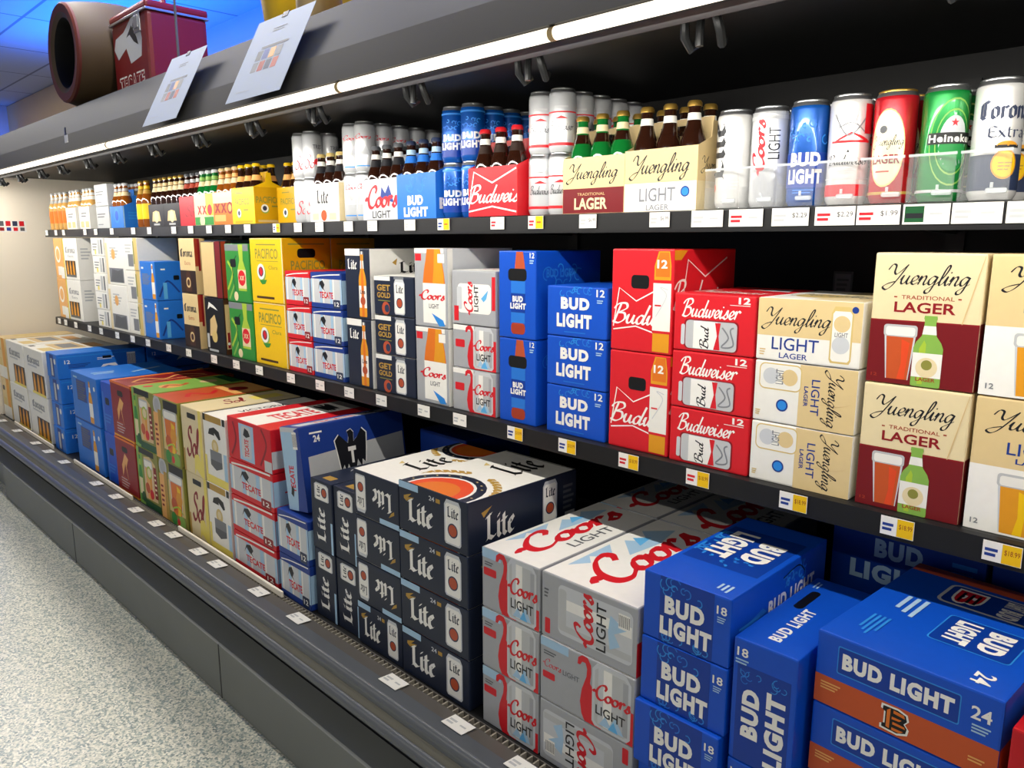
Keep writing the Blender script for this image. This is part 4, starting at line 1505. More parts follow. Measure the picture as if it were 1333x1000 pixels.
# on a can u = .5 faces the aisle; .10 of u is about 36 degrees
def c_tres(f):
    f.script('So', .40, .10, .60, .50, 'bred'); f.text('TRES', .56, .66, .72, .78, 'grey'); f.ell(.62, .30, .05, mn='bred')
def c_coors(f):
    f.script('Coors', .36, .70, .64, .84, 'bred', wmin=.05, wmax=.14); f.poly([(.4, .3), (.46, .5), (.5, .4), (.56, .56), (.62, .3)], 'lsilver')
    f.rect(.38, .0, .62, .03, 'lblue')
def c_bl(f):
    f.rect(.0, .0, 1, .34, 'dblue'); f.rect(0, .96, 1, 1, 'lblue')
    f.text('BUD', .37, .36, .63, .52, 'white', bold=.058); f.text('LIGHT', .34, .16, .66, .33, 'white', bold=.058)
    swirls(f, .36, .55, .64, .9, 5)
def c_bud(f):
    f.rect(0, .0, 1, .06, 'bred'); f.rect(0, .66, 1, .69, 'bred')
    f.script('Budweiser', .36, .30, .66, .50, 'ink', wmin=.03, wmax=.10); f.poly([(.5, .60), (.42, .54), (.58, .54)], 'bred'); f.rect(.42, .76, .58, .80, 'lgrey')
def c_lite_tall(f):
    f.blackl('Lite', .28, .24, .50, .98, 'ink', nib=.21, rot=90); f.ell(.36, .16, .035, mn='terra'); f.bars(.55, .14, .63, .26, 3, 'lgrey', .4)
def c_coors_tall(f):
    f.script('Coors', .34, .28, .48, .96, 'bred', wmin=.075, wmax=.21, rot=90); f.text('LIGHT', .50, .48, .60, .86, 'ink', bold=.004, rot=90)
    f.poly([(.4, .0), (.36, .22), (.46, .34), (.52, .2), (.6, .3), (.66, .0)], 'silver'); f.rect(.0, .96, 1, 1, 'lgrey')
def c_bl_tall(f):
    f.rect(0, .12, 1, .52, 'dblue'); f.text('BUD', .36, .36, .62, .52, 'white', bold=.058); f.text('LIGHT', .34, .16, .64, .33, 'white', bold=.058)
    swirls(f, .30, .58, .7, .92, 7); f.bars(.40, .05, .6, .11, 2, 'mblue')
def c_bud_tall(f):
    f.rect(0, .0, 1, .13, 'bred'); f.rect(0, .19, 1, .20, 'lgrey')
    f.poly([(.52, .68), (.38, .58), (.40, .62), (.52, .70), (.66, .62), (.66, .58)], 'bred'); f.rect(.36, .585, .68, .61, 'bred')
    f.line([(.38, .9), (.5, .66), (.66, .92)], .012, 'dsilver'); f.line([(.40, .74), (.52, .8), (.62, .7)], .01, 'dsilver'); f.line([(.44, .92), (.52, .74), (.56, .92)], .012, 'lgrey')
    f.rect(.62, .68, .75, 1, 'bred')
    f.script('Budweiser', .34, .34, .68, .46, 'ink', wmin=.03, wmax=.11, slant=.1); f.bars(.42, .26, .6, .31, 2, 'lgrey', .4); f.poly([(.5, .51), (.49, .48), (.51, .48)], 'ink')
def c_yueng_tall(f):
    f.rect(0, .0, 1, .03, 'gold')
    f.ell(.50, .50, .135, .42, mn='lgold'); f.ell(.50, .50, .128, .40, mn='can_cream')
    f.script('Yuengling', .385, .48, .625, .64, 'ink', wmin=.03, wmax=.10, slant=.2); f.ell(.47, .70, .03, mn='grey')
    f.text('LAGER', .395, .33, .605, .43, 'dred', bold=.02); f.bars(.43, .24, .57, .27, 1, 'rust', .6)
def c_hein_tall(f):
    for r_, c_ in ((.165, 'lgreen'), (.158, 'can_green'), (.125, 'lgreen'), (.118, 'can_green'), (.10, 'lsilver')):
        f.ell(.54, .52, r_, r_ * 2.75, mn=c_)
    f.ell(.54, .42, .10, .20, mn='hgreen')
    st = [(.54 + (.030 if k % 2 == 0 else .012) * math.sin(R(36 * k)), .72 + (.030 if k % 2 == 0 else .012) * 1.55 * math.cos(R(36 * k))) for k in range(11)]
    f.put([[(.54, .72), st[k], st[k + 1]] for k in range(10)], 'bred')
    f.rect(.36, .50, .72, .62, 'black'); f.text('Heineken', .37, .52, .71, .60, 'white', bold=.035); f.rect(0, .0, 1, .03, 'lgrey')
def c_corona_tall(f):
    f.rect(0, .0, 1, .36, 'navy2')
    f.blackl('Corona', .33, .70, .70, .90, 'navy2', nib=.21); f.blackl('Extra', .40, .52, .66, .64, 'navy2', nib=.12)
    f.ell(.53, .44, .07, .05, mn='amber', a0=0, a1=180); f.rect(.45, .42, .61, .45, 'ink')
    f.ell(.52, .26, .085, .15, mn='amber'); f.ell(.52, .26, .075, .13, mn='yellow'); f.bars(.48, .2, .57, .3, 3, 'gold', .4)


CANS = dict(
 tres=can_mesh('tres', .034, .156, 'can_silver', c_tres), coors=can_mesh('coors', .034, .156, 'can_silver', c_coors),
 bl=can_mesh('bl', .034, .153, 'can_blue', c_bl), bud=can_mesh('bud', .034, .151, 'can_silver', c_bud),
 lite_t=can_mesh('lt', .0365, .197, 'can_white', c_lite_tall), coors_t=can_mesh('ct', .0365, .195, 'can_silver', c_coors_tall),
 bl_t=can_mesh('bt', .0365, .197, 'can_blue', c_bl_tall), bud_t=can_mesh('bdt', .0365, .198, 'can_white', c_bud_tall),
 yu_t=can_mesh('yt', .0365, .195, 'can_red', c_yueng_tall, 'gold_foil'), he_t=can_mesh('ht', .0365, .193, 'can_green', c_hein_tall),
 co_t=can_mesh('cot', .0365, .193, 'can_white', c_corona_tall))


def put_can(key, x, y, z, rz, label, group=None):
    b_, l_ = CANS[key]
    o = put('beer_can', b_, (x, y, z), rz, label, 'can', group)
    put('lid', l_, parent=o)
    return o


BH = .230


def bottle_mesh(glass, neck, neck_lo, cap, lab=None):
    R0 = .0296
    pk = Pk()
    pk.lathe([(0, 0, glass), (.027, 0, glass), (R0, .004, glass), (R0, .128, glass), (.0275, .146, glass), (.0215, .163, glass), (.0165, .180, glass), (.0135, .200, glass), (.0130, .214, glass), (.0142, .2145, glass), (.0142, .219, glass), (.0125, .222, glass), (0, .222, glass)], 18)
    g = pk.mesh('beer_bottle', True)
    pk = Pk()
    pk.lathe([(.0217, .1635, neck_lo), (.0168, .1800, neck_lo), (.0155, .186, neck_lo), (.0155, .186, neck), (.0138, .203, neck)], 18)
    n_ = pk.mesh('neck_label', True)
    pk = Pk()
    pk.lathe([(.0135, .216, cap), (.0158, .2165, cap), (.0155, .224, cap), (.0125, .2285, cap), (0, .229, cap)], 20)
    c_ = pk.mesh('bottle_cap', True)
    l_ = None
    if lab:
        pk = Pk(); pk.lathe([(R0 + .0004, .04, lab), (R0 + .0004, .115, lab)], 18); l_ = pk.mesh('body_label', True)
    return g, n_, c_, l_


BOT = dict(
 ylager=bottle_mesh('glass_green', 'cream', 'glass_brown', 'gold_foil'), ylight=bottle_mesh('glass_brown', 'white', 'glass_brown', 'gold_foil'),
 bud=bottle_mesh('glass_brown', 'paper', 'dbrown', 'red'), bl=bottle_mesh('glass_brown', 'sky', 'mblue', 'navy2'),
 coors=bottle_mesh('glass_brown', 'white', 'ink', 'grey'), lite=bottle_mesh('glass_brown', 'white', 'ink', 'lgold'),
 pac=bottle_mesh('glass_brown', 'glass_brown', 'peach', 'yellow'), red=bottle_mesh('glass_brown', 'lgrey', 'rust', 'grey'),
 xxg=bottle_mesh('glass_green', 'lgreen', 'cream', 'lsilver'), xxr=bottle_mesh('glass_amber', 'peach', 'cream', 'tan'),
 black=bottle_mesh('glass_brown', 'tan', 'cream', 'gold_foil'), blue=bottle_mesh('glass_amber', 'lgrey', 'cream', 'lsilver'),
 pale=bottle_mesh('glass_pale', 'white', 'white', 'lgrey'), orange=bottle_mesh('glass_pale', 'paper', 'lgrey', 'lgrey', 'orange'),
 gold=bottle_mesh('glass_amber', 'yellow', 'gold', 'gold_foil', 'yellow'))


def put_bottle(kind, x, y, z, label, group):
    g, n_, c_, l_ = BOT[kind]
    o = put('beer_bottle', g, (x, y, z), 0, label, 'bottle', group)
    put('neck_label', n_, parent=o)
    put('bottle_cap', c_, parent=o)
    if l_:
        put('body_label', l_, parent=o)
    return o


def carrier(key, x0, y, z, w, d, h, body, fn, kind, label, what, rows=2, cols=3, handle=None, hz=.20):
    """open six-pack carrier with bottles standing in it"""
    pk = Pk()
    t = .0016
    pk.box(-w / 2, w / 2, -d / 2, -d / 2 + t, 0, h, body)
    pk.box(-w / 2, w / 2, d / 2 - t, d / 2, 0, h, body)
    for sx in (-1, 1):
        x_ = sx * (w / 2 - t / 2)
        # end wall that rises to a gable carrying the handle
        prof = [(-d / 2 + t, 0), (d / 2 - t, 0), (d / 2 - t, h), (.014, h + .02), (.010, h + .055), (-.010, h + .055), (-.014, h + .02), (-d / 2 + t, h)]
        pk.prism(prof, x_ - t / 2, x_ + t / 2, body)
    pk.box(-w / 2 + t, w / 2 - t, -d / 2 + t, d / 2 - t, 0, t, body)
    fs = faces(pk, w, d, h)
    fn(fs)
    short = ' '.join(label.replace(' six-pack', '').split(' carrier')[0].split()[:5])
    o = put('bottle_carrier', pk.mesh('bottle_carrier'), (x0 + w / 2, y + d / 2, z), 0, label, 'six-pack carrier')
    pk = Pk()
    hw = w / 2 - .003
    pk.box(-hw, hw, -.001, .001, .002, .165, handle or body)
    pk.box(-hw, -.045, -.001, .001, .165, hz, handle or body); pk.box(.045, hw, -.001, .001, .165, hz, handle or body)
    pk.box(-.045, .045, -.001, .001, hz - .014, hz, handle or body)
    put('handle', pk.mesh('handle'), parent=o)
    sx = (w - .006) / cols
    for r in range(rows):
        for c in range(cols):
            xx = x0 + .003 + sx * (c + .5)
            yy = y + (.0335 if r == 0 else d - .0335)
            nm = ('left', 'middle', 'right')[c]
            put_bottle(kind, xx, yy, z + .0018, f"{what}, {'front' if r == 0 else 'back'} row {nm}, in {short} carrier", 'bottles in the ' + label.split(' carrier')[0] + ' carrier')
    return o


def k_ylager(fs):
    f = fs['F']; f.rect(0, 0, 1, .45, 'maroon'); f.script('Yuengling', .05, .50, .90, .90, 'ink', wmin=.03, wmax=.12, slant=.3)
    f.text('TRADITIONAL', .25, .32, .70, .37, 'tan', bold=.0); f.text('LAGER', .20, .07, .74, .28, 'cream', bold=.03)
def k_ylight(fs):
    f = fs['F']; f.rect(0, 0, 1, .46, 'white'); f.script('Yuengling', .06, .48, .90, .92, 'ink', wmin=.03, wmax=.12, slant=.3)
    f.text('LIGHT', .22, .16, .72, .38, 'dsilver', bold=.01); f.text('LAGER', .32, .02, .64, .11, 'dsilver'); f.ell(.85, .30, .06, mn='tblue'); f.ell(.85, .30, .045, mn='lblue')
    r = fs['R']; r.script('Yuengling', .1, .55, .95, .85, 'ink', wmin=.03, wmax=.1); r.rect(0, 0, 1, .46, 'cream')
def k_bud(fs):
    f = fs['F']; bowtie(f, .0, .06, 1.0, .92, 'white', .022); f.script('Budweiser', .0, .26, 1.30, .66, 'white', wmin=.05, wmax=.14, slant=.25)
def k_bl(fs):
    f = fs['F']; swirls(f, .1, .6, .9, .98, 3); f.text('BUD', .28, .30, .68, .52, 'white', bold=.058); f.text('LIGHT', .18, .04, .80, .26, 'white', bold=.058)
    fs['R'].text('BUD', .1, .2, .9, .45, 'white', bold=.058)
def k_coors(fs):
    f = fs['F']; f.poly([(.6, .5), (.5, .4), (.56, .8), (.66, .64), (.76, .84), (.9, .4)], 'tblue')
    f.script('Coors', .06, .26, 1.0, .86, 'bred', wmin=.075, wmax=.21, slant=.1); f.text('LIGHT', .28, .04, .80, .22, 'ink', bold=.01)
def k_lite(fs):
    f = fs['F']; f.blackl('Lite', .24, .46, .66, .86, 'ink', nib=.21); f.ell(.48, .16, .10, mn='dorange'); f.rect(.08, .04, .30, .22, 'cream'); f.rect(.66, .04, .9, .22, 'cream')
    fs['R'].rect(0, 0, 1, 1, 'cream')
def k_pac(fs):
    f = fs['F']; f.text('PACIFICO', .14, .52, .78, .70, 'olive', bold=.02); f.ell(.32, .28, .10, mn='lgreen'); f.ell(.31, .30, .09, mn='white'); f.ell(.31, .30, .05, mn='navy2'); f.bars(.2, .84, .6, .9, 1, 'olive'); f.rect(.52, .36, .72, .40, 'olive'); f.rect(.12, .02, .9, .09, 'dyellow')
    r = fs['R']; r.rect(0, 0, 1, 1, 'dyellow'); r.text('PACIFICO', .06, .56, .86, .74, 'olive', bold=.02); r.ell(.34, .40, .13, mn='lgreen'); r.ell(.33, .42, .12, mn='white'); r.ell(.33, .42, .07, mn='navy2'); r.rect(.56, .46, .84, .50, 'olive'); r.rect(.1, .04, .8, .1, 'tan')  # end wall coloured darker than the lit front, as painted shade
def k_xxg(fs):
    f = fs['F']; f.rect(0, .0, 1, .26, 'green'); f.rect(.62, .3, 1, 1, 'lime'); f.text('X', .16, .34, .40, .62, 'bred', bold=.06); f.text('X', .42, .34, .66, .62, 'bred', bold=.06); f.ell(.82, .48, .12, mn='bred'); f.ell(.4, .14, .13, mn='cream')
def k_xxr(fs):
    f = fs['F']; f.rect(0, .66, 1, 1, 'cream'); f.text('X', .06, .36, .36, .66, 'dred', bold=.06); f.text('X', .38, .36, .66, .66, 'dred', bold=.06); f.ell(.82, .5, .13, mn='dred'); f.ell(.82, .5, .08, mn='peach'); f.rect(.05, .1, .6, .3, 'peach')
def k_red(fs):
    f = fs['F']; f.script('So', .3, .3, .9, .7, 'maroon'); f.rect(.0, .75, .5, .95, 'bred')
def k_black(fs):
    f = fs['F']; f.poly([(.2, .24), (.28, .66), (.5, .72), (.7, .66), (.78, .24)], 'tan'); f.ell(.5, .42, .14, mn='cream'); f.rect(.3, .06, .7, .14, 'lgrey')
def k_blue(fs):
    f = fs['F']; f.ell(.5, .56, .2, mn='lblue'); f.ell(.5, .56, .14, mn='blue'); f.rect(.0, .0, .06, 1, 'lblue')
    r = fs['R']; r.bars(.2, .4, .6, .8, 3, 'lblue'); r.rect(.0, .0, .05, 1, 'sky')
def k_white(fs):
    f = fs['F']; f.bars(.2, .55, .8, .8, 2, 'grey', .4); f.rect(.1, .06, .42, .34, 'tan'); f.rect(.56, .06, .9, .34, 'tan')


YT = 1.472
D6, H6 = .130, .126
for args in (
    ('a', -5.33, YT, ZT, .185, D6, H6, 'paper', k_white, 'pale', 'left white six-pack carrier at the far end of the upper shelf', 'clear bottle of golden beer with white neck label'),
    ('b', -5.08, YT, ZT, .185, D6, H6, 'paper', k_white, 'pale', 'right white six-pack carrier at the far end of the upper shelf', 'clear bottle of golden beer with white neck label'),
    ('c', -4.545, YT, ZT, .19, D6, .112, 'mblue', k_blue, 'blue', 'bright blue six-pack carrier beside two grey cartons', 'brown bottle with cream neck label'),
    ('d', -3.998, YT, ZT, .186, D6, .105, 'black', k_black, 'black', 'left black and tan six-pack carrier', 'dark bottle with tan neck foil'),
    ('e', -3.811, YT, ZT, .186, D6, .105, 'black', k_black, 'black', 'right black and tan six-pack carrier', 'dark bottle with tan neck foil'),
    ('f', -3.623, YT, ZT, .1875, D6, .128, 'bred', k_red, 'red', 'plain red six-pack carrier between black and green ones', 'dark bottle with grey neck label'),
    ('g', -3.434, YT - .012, ZT, .1875, D6, .132, 'cream', k_xxg, 'xxg', 'cream and green six-pack carrier with red double X', 'green bottle with pale neck label'),
    ('h', -3.244, YT - .012, ZT, .1875, D6, .132, 'orange', k_xxr, 'xxr', 'orange six-pack carrier with dark red double X', 'amber bottle with cream neck label'),
    ('i', -3.053, YT - .02, ZT, .190, D6, .140, 'yellow', k_pac, 'pac', 'bright yellow six-pack carrier with a green and white seal', 'brown bottle with yellow cap'),
    ('j', -2.83, YT + .06, ZT, .190, D6, .136, 'dyellow', k_pac, 'pac', 'shade-darkened yellow six-pack carrier behind the bright yellow one', 'brown bottle with yellow cap'),  # same yellow carrier again, its board darkened to stand for shade
    ('k', -2.473, YT - .008, ZT, .1855, D6, .128, 'white', k_lite, 'lite', 'white six-pack carrier with black blackletter word', 'brown bottle with white neck and tan cap'),
    ('l', -2.1465, YT - .008, ZT, .1852, D6, .126, 'lsilver', k_coors, 'coors', 'silver six-pack carrier with red script', 'brown bottle with white neck and grey cap'),
    ('m', -1.9605, YT - .010, ZT, .1862, D6, .131, 'mblue', k_bl, 'bl', 'blue six-pack carrier with white block capitals', 'brown bottle with pale blue neck label'),
    ('n', -1.6185, YT - .022, ZT, .1875, D6, .128, 'bred', k_bud, 'bud', 'red six-pack carrier with white script', 'brown bottle with red cap'),
    ('o', -1.2885, YT - .006, ZT, .1865, D6, .131, 'ltan', k_ylager, 'ylager', 'cream and maroon six-pack carrier', 'green bottle with cream neck label'),
    ('p', -1.101, YT - .006, ZT, .1900, D6, .135, 'ltan', k_ylight, 'ylight', 'cream and white six-pack carrier', 'brown bottle with white neck and gold cap'),
):
    carrier(*args)

# loose orange and gold bottles at the far end
for i, (x, y, nm) in enumerate(((-5.69, 1.505, 'front left'), (-5.60, 1.505, 'front middle'), (-5.51, 1.505, 'front third'), (-5.42, 1.505, 'front right'), (-5.60, 1.58, 'back left'), (-5.46, 1.58, 'back right'))):
    put_bottle('orange', x, y, ZT, f'clear orange bottle with pale neck label by the end panel, {nm}', 'orange bottles at the far end')
for i, x in enumerate((-4.16, -4.085, -4.02)):
    put_bottle('gold', x, 1.505 + (.0 if i < 2 else .09), ZT, 'amber bottle with yellow label ' + ('beside the blue carrier', 'in the middle between blue and black carriers', 'behind the left black carrier')[i], 'yellow labelled bottles')
# two grey cartons
pk = carton(.205, .16, .118, 'lgrey', lambda fs: (fs['F'].bars(.1, .5, .8, .75, 2, 'grey', .4), fs['F'].rect(.1, .15, .5, .2, 'dsilver')))
me = pk.mesh('beer_carton')
put('beer_carton', me, (-4.672, YT + .08, ZT), 0, 'lower of two small grey cartons beside the bright blue carrier', 'carton')
put('beer_carton', me, (-4.672, YT + .08, ZT + .1195), 0, 'upper of two small grey cartons beside the bright blue carrier', 'carton')

# stacks of tall cans behind and between the carriers
ORD = ('front', 'second', 'third', 'fourth', 'fifth')
for key, cols, nrows, h, rz, lb in (
    ('tres', (-2.578, -2.509), (2, 2), .156, .75, 'plain silver can beside the white carrier'),
    ('coors', (-2.2515, -2.182), (2, 5), .156, .7, 'silver can with red script behind the silver carrier'),
    ('bl', (-1.738, -1.657), (2, 4), .153, .65, 'blue can with white capitals left of the red carrier'),
    ('bud', (-1.394, -1.325), (2, 5), .151, .62, 'silver and red banded can beside the maroon carrier')):
    for ci, x in enumerate(cols):
        for r in range(nrows[ci]):
            for t in range(2):
                yy = 1.503 + .0705 * r
                if r and key == 'bl':
                    yy += .004
                # cans standing behind a carrier start past its back
                put_can(key, x, yy, ZT + t * (h + .0006), rz, f"{lb}, {'lower' if t == 0 else 'upper'} tier, {('left', 'right')[ci]} column, {ORD[r]} row", 'stacked cans: ' + lb)

SING = (('lite_t', -.852, 'white tall can with sideways black blackletter word', .02), ('coors_t', -.773, 'silver tall can with sideways red script', .38),
        ('bl_t', -.693, 'blue tall can with white block capitals', .36), ('bud_t', -.6145, 'white and red tall can with crumpled silver top pattern', .36),
        ('yu_t', -.534, 'red tall can with cream oval and gold lid', .0), ('he_t', -.452, 'green tall can with a red star', .46), ('co_t', -.371, 'white and navy tall can with gold seal', .52))
for key, x, lb, rz in SING:
    for r in range(3):
        put_can(key, x, 1.511 + .0765 * r, ZT + .0028, rz, lb + (' at the front of its tray' if r == 0 else f', {ORD[r]} in its tray'), 'single cans: ' + lb)
# clear plastic pusher trays round the single cans
tray = None
for i, (key, x, lb, rz) in enumerate(SING):
    if tray is None:
        pk = Pk()
        pk.box(-.0375, .0375, .0, .23, 0, .002, 'plastic_clear')
        pk.box(-.039, -.0378, .0, .23, 0, .045, 'plastic_clear'); 
        tray = put('can_tray', pk.mesh('can_tray'), (x, 1.466, ZT))
        pk = Pk(); pk.box(-.037, .037, -.004, -.002, .002, .078, 'plastic_clear', .0008); pk.box(-.038, .038, -.0045, -.0015, .078, .083, 'plastic_edge', .001)
        put('front_stop', pk.mesh('front_stop'), parent=tray)
        pk = Pk(); pk.box(.004, .036, -.010, -.0045, .012, .021, 'plastic_edge', .004); pk.box(.010, .015, -.007, -.0045, .021, .030, 'plastic_edge', .001)
        put('release_tab', pk.mesh('release_tab'), parent=tray)
        o = tray
    else:
        o = dup(tray, (x, 1.466, ZT))
    o['label'] = 'clear plastic pusher tray holding the ' + lb
    o['category'] = 'display tray'
    o['group'] = 'clear pusher trays on the upper shelf'

# ------------------------------------------------------------------ middle shelf cartons
YM = 1.422
T2 = ('lower', 'upper')
T3 = ('bottom', 'middle', 'top')
def two(s): return [f'{a} of two {s}' for a in T2]
def three(s): return [f'{a} of three {s}' for a in T3]


stack(-5.485, YM, ZM, ['orc'] * 2, two('orange and yellow cartons at the far end of the middle shelf'), 'carton', 'orange cartons', 'beer_carton')
stack(-5.285, YM, ZM, ['whc'] * 2, two('white cartons with dark bottle pictures on the middle shelf'), 'carton', 'white picture cartons', 'beer_carton')
stack(-4.76, YM, ZM, ['smw'] * 5, [f'small white carton, {a} in a pile of five' for a in ('lowest', 'second from below', 'third', 'fourth', 'topmost')], 'carton', 'small white cartons', 'beer_carton')
stack(-4.54, YM, ZM, ['crc'] * 2, two('off-white cartons with grey bands on the middle shelf'), 'carton', 'off-white cartons', 'beer_carton')
stack(-4.255, YM, ZM, ['crn'] * 3, three('narrow cream cartons beside the blue ones'), 'carton', 'narrow cream cartons', 'beer_carton')
stack(-4.045, YM, ZM, ['blub'] * 2, two('bright blue cartons with bottle pictures on the middle shelf'), 'carton', 'blue bottle cartons', 'beer_carton')
pk = carton(.30, .2, .24, 'sky', lambda fs: fs['F'].bars(.1, .6, .6, .75, 2, 'dsilver', .4))
me = pk.mesh('beer_carton')
put('beer_carton', me, (-3.77, YM + .36, ZM), 0, 'lower pale blue carton at the back behind bright blue cartons', 'carton')
put('beer_carton', me, (-3.77, YM + .36, ZM + .2412), 0, 'upper pale blue carton at the back behind bright blue cartons', 'carton')
stack(-3.555, YM, ZM, ['coro'] * 2, two('tan and dark brown cartons with blackletter word'), 'carton', 'tan blackletter cartons', 'beer_carton')
stack(-3.320, YM, ZM, ['modb', 'modp'], ['black carton with tan emblem below a plain tan carton', 'plain tan carton on top of the black one'], 'carton', None, 'beer_carton')
stack(-3.085, YM, ZM, ['xxb'] * 2, two('green cartons with bottle picture and red double X'), 'carton', 'green bottle cartons', 'beer_carton')
stack(-2.868, YM, ZM, ['pacb'] * 2, two('yellow cartons with olive capitals and white seal'), 'carton', 'yellow bottle cartons', 'beer_carton')
stack(-2.868, YM + .21, ZM, ['pacb'] * 2, two('yellow cartons in the second row behind the silver-red cans'), 'carton', 'yellow bottle cartons behind', 'beer_carton')
stack(-2.606, YM, ZM, ['tecr'] * 3, three('red and pale silver twelve-packs beside yellow cartons'), 'twelve-pack', 'red and pale silver twelve-packs', 'beer_case')
stack(-2.428, YM, ZM, ['tecb'] * 3, three('blue and pale silver twelve-packs beside navy bottle cartons'), 'twelve-pack', 'blue and pale silver twelve-packs', 'beer_case')
stack(-2.206, YM, ZM, ['liteb'] * 2, two('navy cartons with amber bottle and white side'), 'carton', 'navy bottle cartons', 'beer_carton')
stack(-2.046, YM, ZM, ['lite12'] * 3, three('navy twelve-packs with gold lettering and white can picture'), 'twelve-pack', 'navy twelve-packs', 'beer_case')
stack(-1.832, YM, ZM, ['coorsb'] * 2, two('silver cartons with orange bottle picture and red script'), 'carton', 'silver bottle cartons', 'beer_carton')
stack(-1.664, YM, ZM, ['coors12', 'coors12', 'coors12l'], ['bottom silver twelve-pack with red swash and can picture on middle shelf', 'second silver twelve-pack with red swash and can picture on middle shelf', 'top silver twelve-pack with its can picture lying sideways'], 'twelve-pack', 'silver twelve-packs', 'beer_case')
stack(-1.472, YM, ZM, ['blb'] * 2, two('blue cartons with brown bottle picture'), 'carton', 'blue bottle picture cartons', 'beer_carton')
stack(-1.298, YM, ZM, ['bl12'] * 3, three('blue twelve-packs with white capitals on the middle shelf'), 'twelve-pack', 'blue twelve-packs', 'beer_case')
stack(-1.098, YM, ZM, ['budb'] * 2, two('red cartons with bow outline and amber bottle'), 'carton', 'red bottle cartons', 'beer_carton')
stack(-.924, YM - .006, ZM, ['bud12'] * 3, three('red twelve-packs with white script and can window'), 'twelve-pack', 'red twelve-packs', 'beer_case')
stack(-.731, YM - .004, ZM, ['yl12l', 'yl12l', 'yl12'], ['bottom cream and white twelve-pack printed sideways', 'middle cream and white twelve-pack printed sideways', 'top cream and white twelve-pack printed upright'], 'twelve-pack', 'cream and white twelve-packs', 'beer_case')
stack(-.517, YM, ZM, ['ylb'] * 2, two('cream and maroon cartons with beer glass and green bottle'), 'carton', 'cream and maroon cartons', 'beer_carton')
stack(-.337, YM, ZM, ['ytb'] * 2, two('cream and white cartons with beer glass at the right edge'), 'carton', 'cream and white cartons', 'beer_carton')

# ------------------------------------------------------------------ bottom row cases
YB = 1.157
stack(-5.998, YB, ZB, ['goldc'] * 2, two('gold and white cases against the end panel'), 'case', 'gold and white cases')
stack(-5.752, YB, ZB, ['corc'] * 2, two('white cases with bottle band, left pile'), 'case', 'white bottle band cases')
stack(-5.318, YB, ZB, ['corc'] * 2, two('white cases with bottle band, right pile'), 'case', 'white bottle band cases')
stack(-4.832, YB, ZB, ['bluec'] * 4, [f'long slim blue case, {a} of four' for a in ('lowest', 'second', 'third', 'topmost')], 'case', 'long blue cases')
stack(-4.832, YB + .468, ZB, ['bluecb'] * 4, [f'long slim blue case at the back, {a} of four' for a in ('lowest', 'second', 'third', 'topmost')], 'case', 'long blue cases behind')
stack(-4.425, YB + .004, ZB, ['blueb'] * 2, two('bright blue cases with bottle picture in the bottom row'), 'case', 'blue bottle cases')
stack(-3.985, YB + .012, ZB, ['blues'] * 2, two('slim dark blue cases beside the maroon ones'), 'case', 'slim dark blue cases')
stack(-3.808, YB, ZB, ['redc'] * 2, two('maroon cases with orange edges'), 'case', 'maroon cases')
stack(-3.532, YB, ZB, ['margg'] * 2, two('green cases with fruit picture'), 'case', 'green fruit cases')
stack(-3.270, YB - .006, ZB, ['margo'] * 2, two('orange cases with drink picture'), 'case', 'orange drink cases')
stack(-2.995, YB, ZB, ['sol'] * 2, two('cream cases with dark red script'), 'case', 'cream script cases')
stack(-2.795, YB, ZB, ['vic'] * 2, two('white and yellow cases with black arch emblem'), 'case', 'white and yellow cases')
stack(-2.588, YB, ZB, ['tecr2', 'tecr2', 'tecr2', 'tecbig'], ['lowest red and pale silver case of the pile', 'second red and pale silver case of the pile', 'third red and pale silver case of the pile', 'large red case with white top on the pile'], 'case', 'red and pale silver cases')
stack(-2.244, YB - .004, ZB, ['tecb2'] * 2, two('blue and pale silver cases under the leaning case'), 'case', 'blue and pale silver cases')
# the tall case leaning to the left on them
me, sl = carton_mesh('tec24')
o = put('beer_case', me, (0, 0, 0), 0, 'tall blue and silver case with black eagle, leaning to the left', 'case')
th = R(-8)
zb = ZB + 2 * .1502
o.rotation_euler = (0, th, 0)
w = LIB['tec24'][0]
# its lower left edge touches the case underneath
o.location = (-2.195 + w / 2 * math.cos(th), YB + .215, zb + .002 + w / 2 * math.sin(-th))
stack(-2.038, YB + .004, ZB, ['lites'] * 2, two('navy cases standing on end, left pile'), 'case', 'navy cases on end')
stack(-1.917, YB + .006, ZB, ['lites'] * 2, two('navy cases standing on end, right pile'), 'case', 'navy cases on end')
stack(-1.796, YB, ZB, ['lite24n', 'lite24f', 'lite24f', 'lite24f'], ['lowest navy case of the left flat pile', 'second navy case of the left flat pile, print upside down', 'third navy case of the left flat pile, print upside down', 'top navy case of the left flat pile, cream top'], 'case', 'navy cases lying flat')
stack(-1.578, YB - .004, ZB, ['lite24'] * 4, ['lowest navy case of the right flat pile', 'second navy case of the right flat pile', 'third navy case of the right flat pile', 'top navy case of the right flat pile, orange disc on top'], 'case', 'navy cases lying flat')
stack(-1.260, YB, ZB, ['coA'] * 3, three('silver cases with can picture, left pile'), 'case', 'silver cases')
stack(-1.068, YB, ZB, ['coBf', 'coBw', 'coB'], ['bottom silver case of the right pile, print upside down', 'middle silver case of the right pile with red swash', 'top silver case of the right pile with sideways can'], 'case', 'silver cases')
stack(-1.260, YB + .448, ZB, ['coAb'] * 3, three('silver cases behind the left silver pile'), 'case', 'silver cases behind')
stack(-1.068, YB + .448, ZB, ['coBb'] * 3, three('silver cases behind the right silver pile'), 'case', 'silver cases behind')
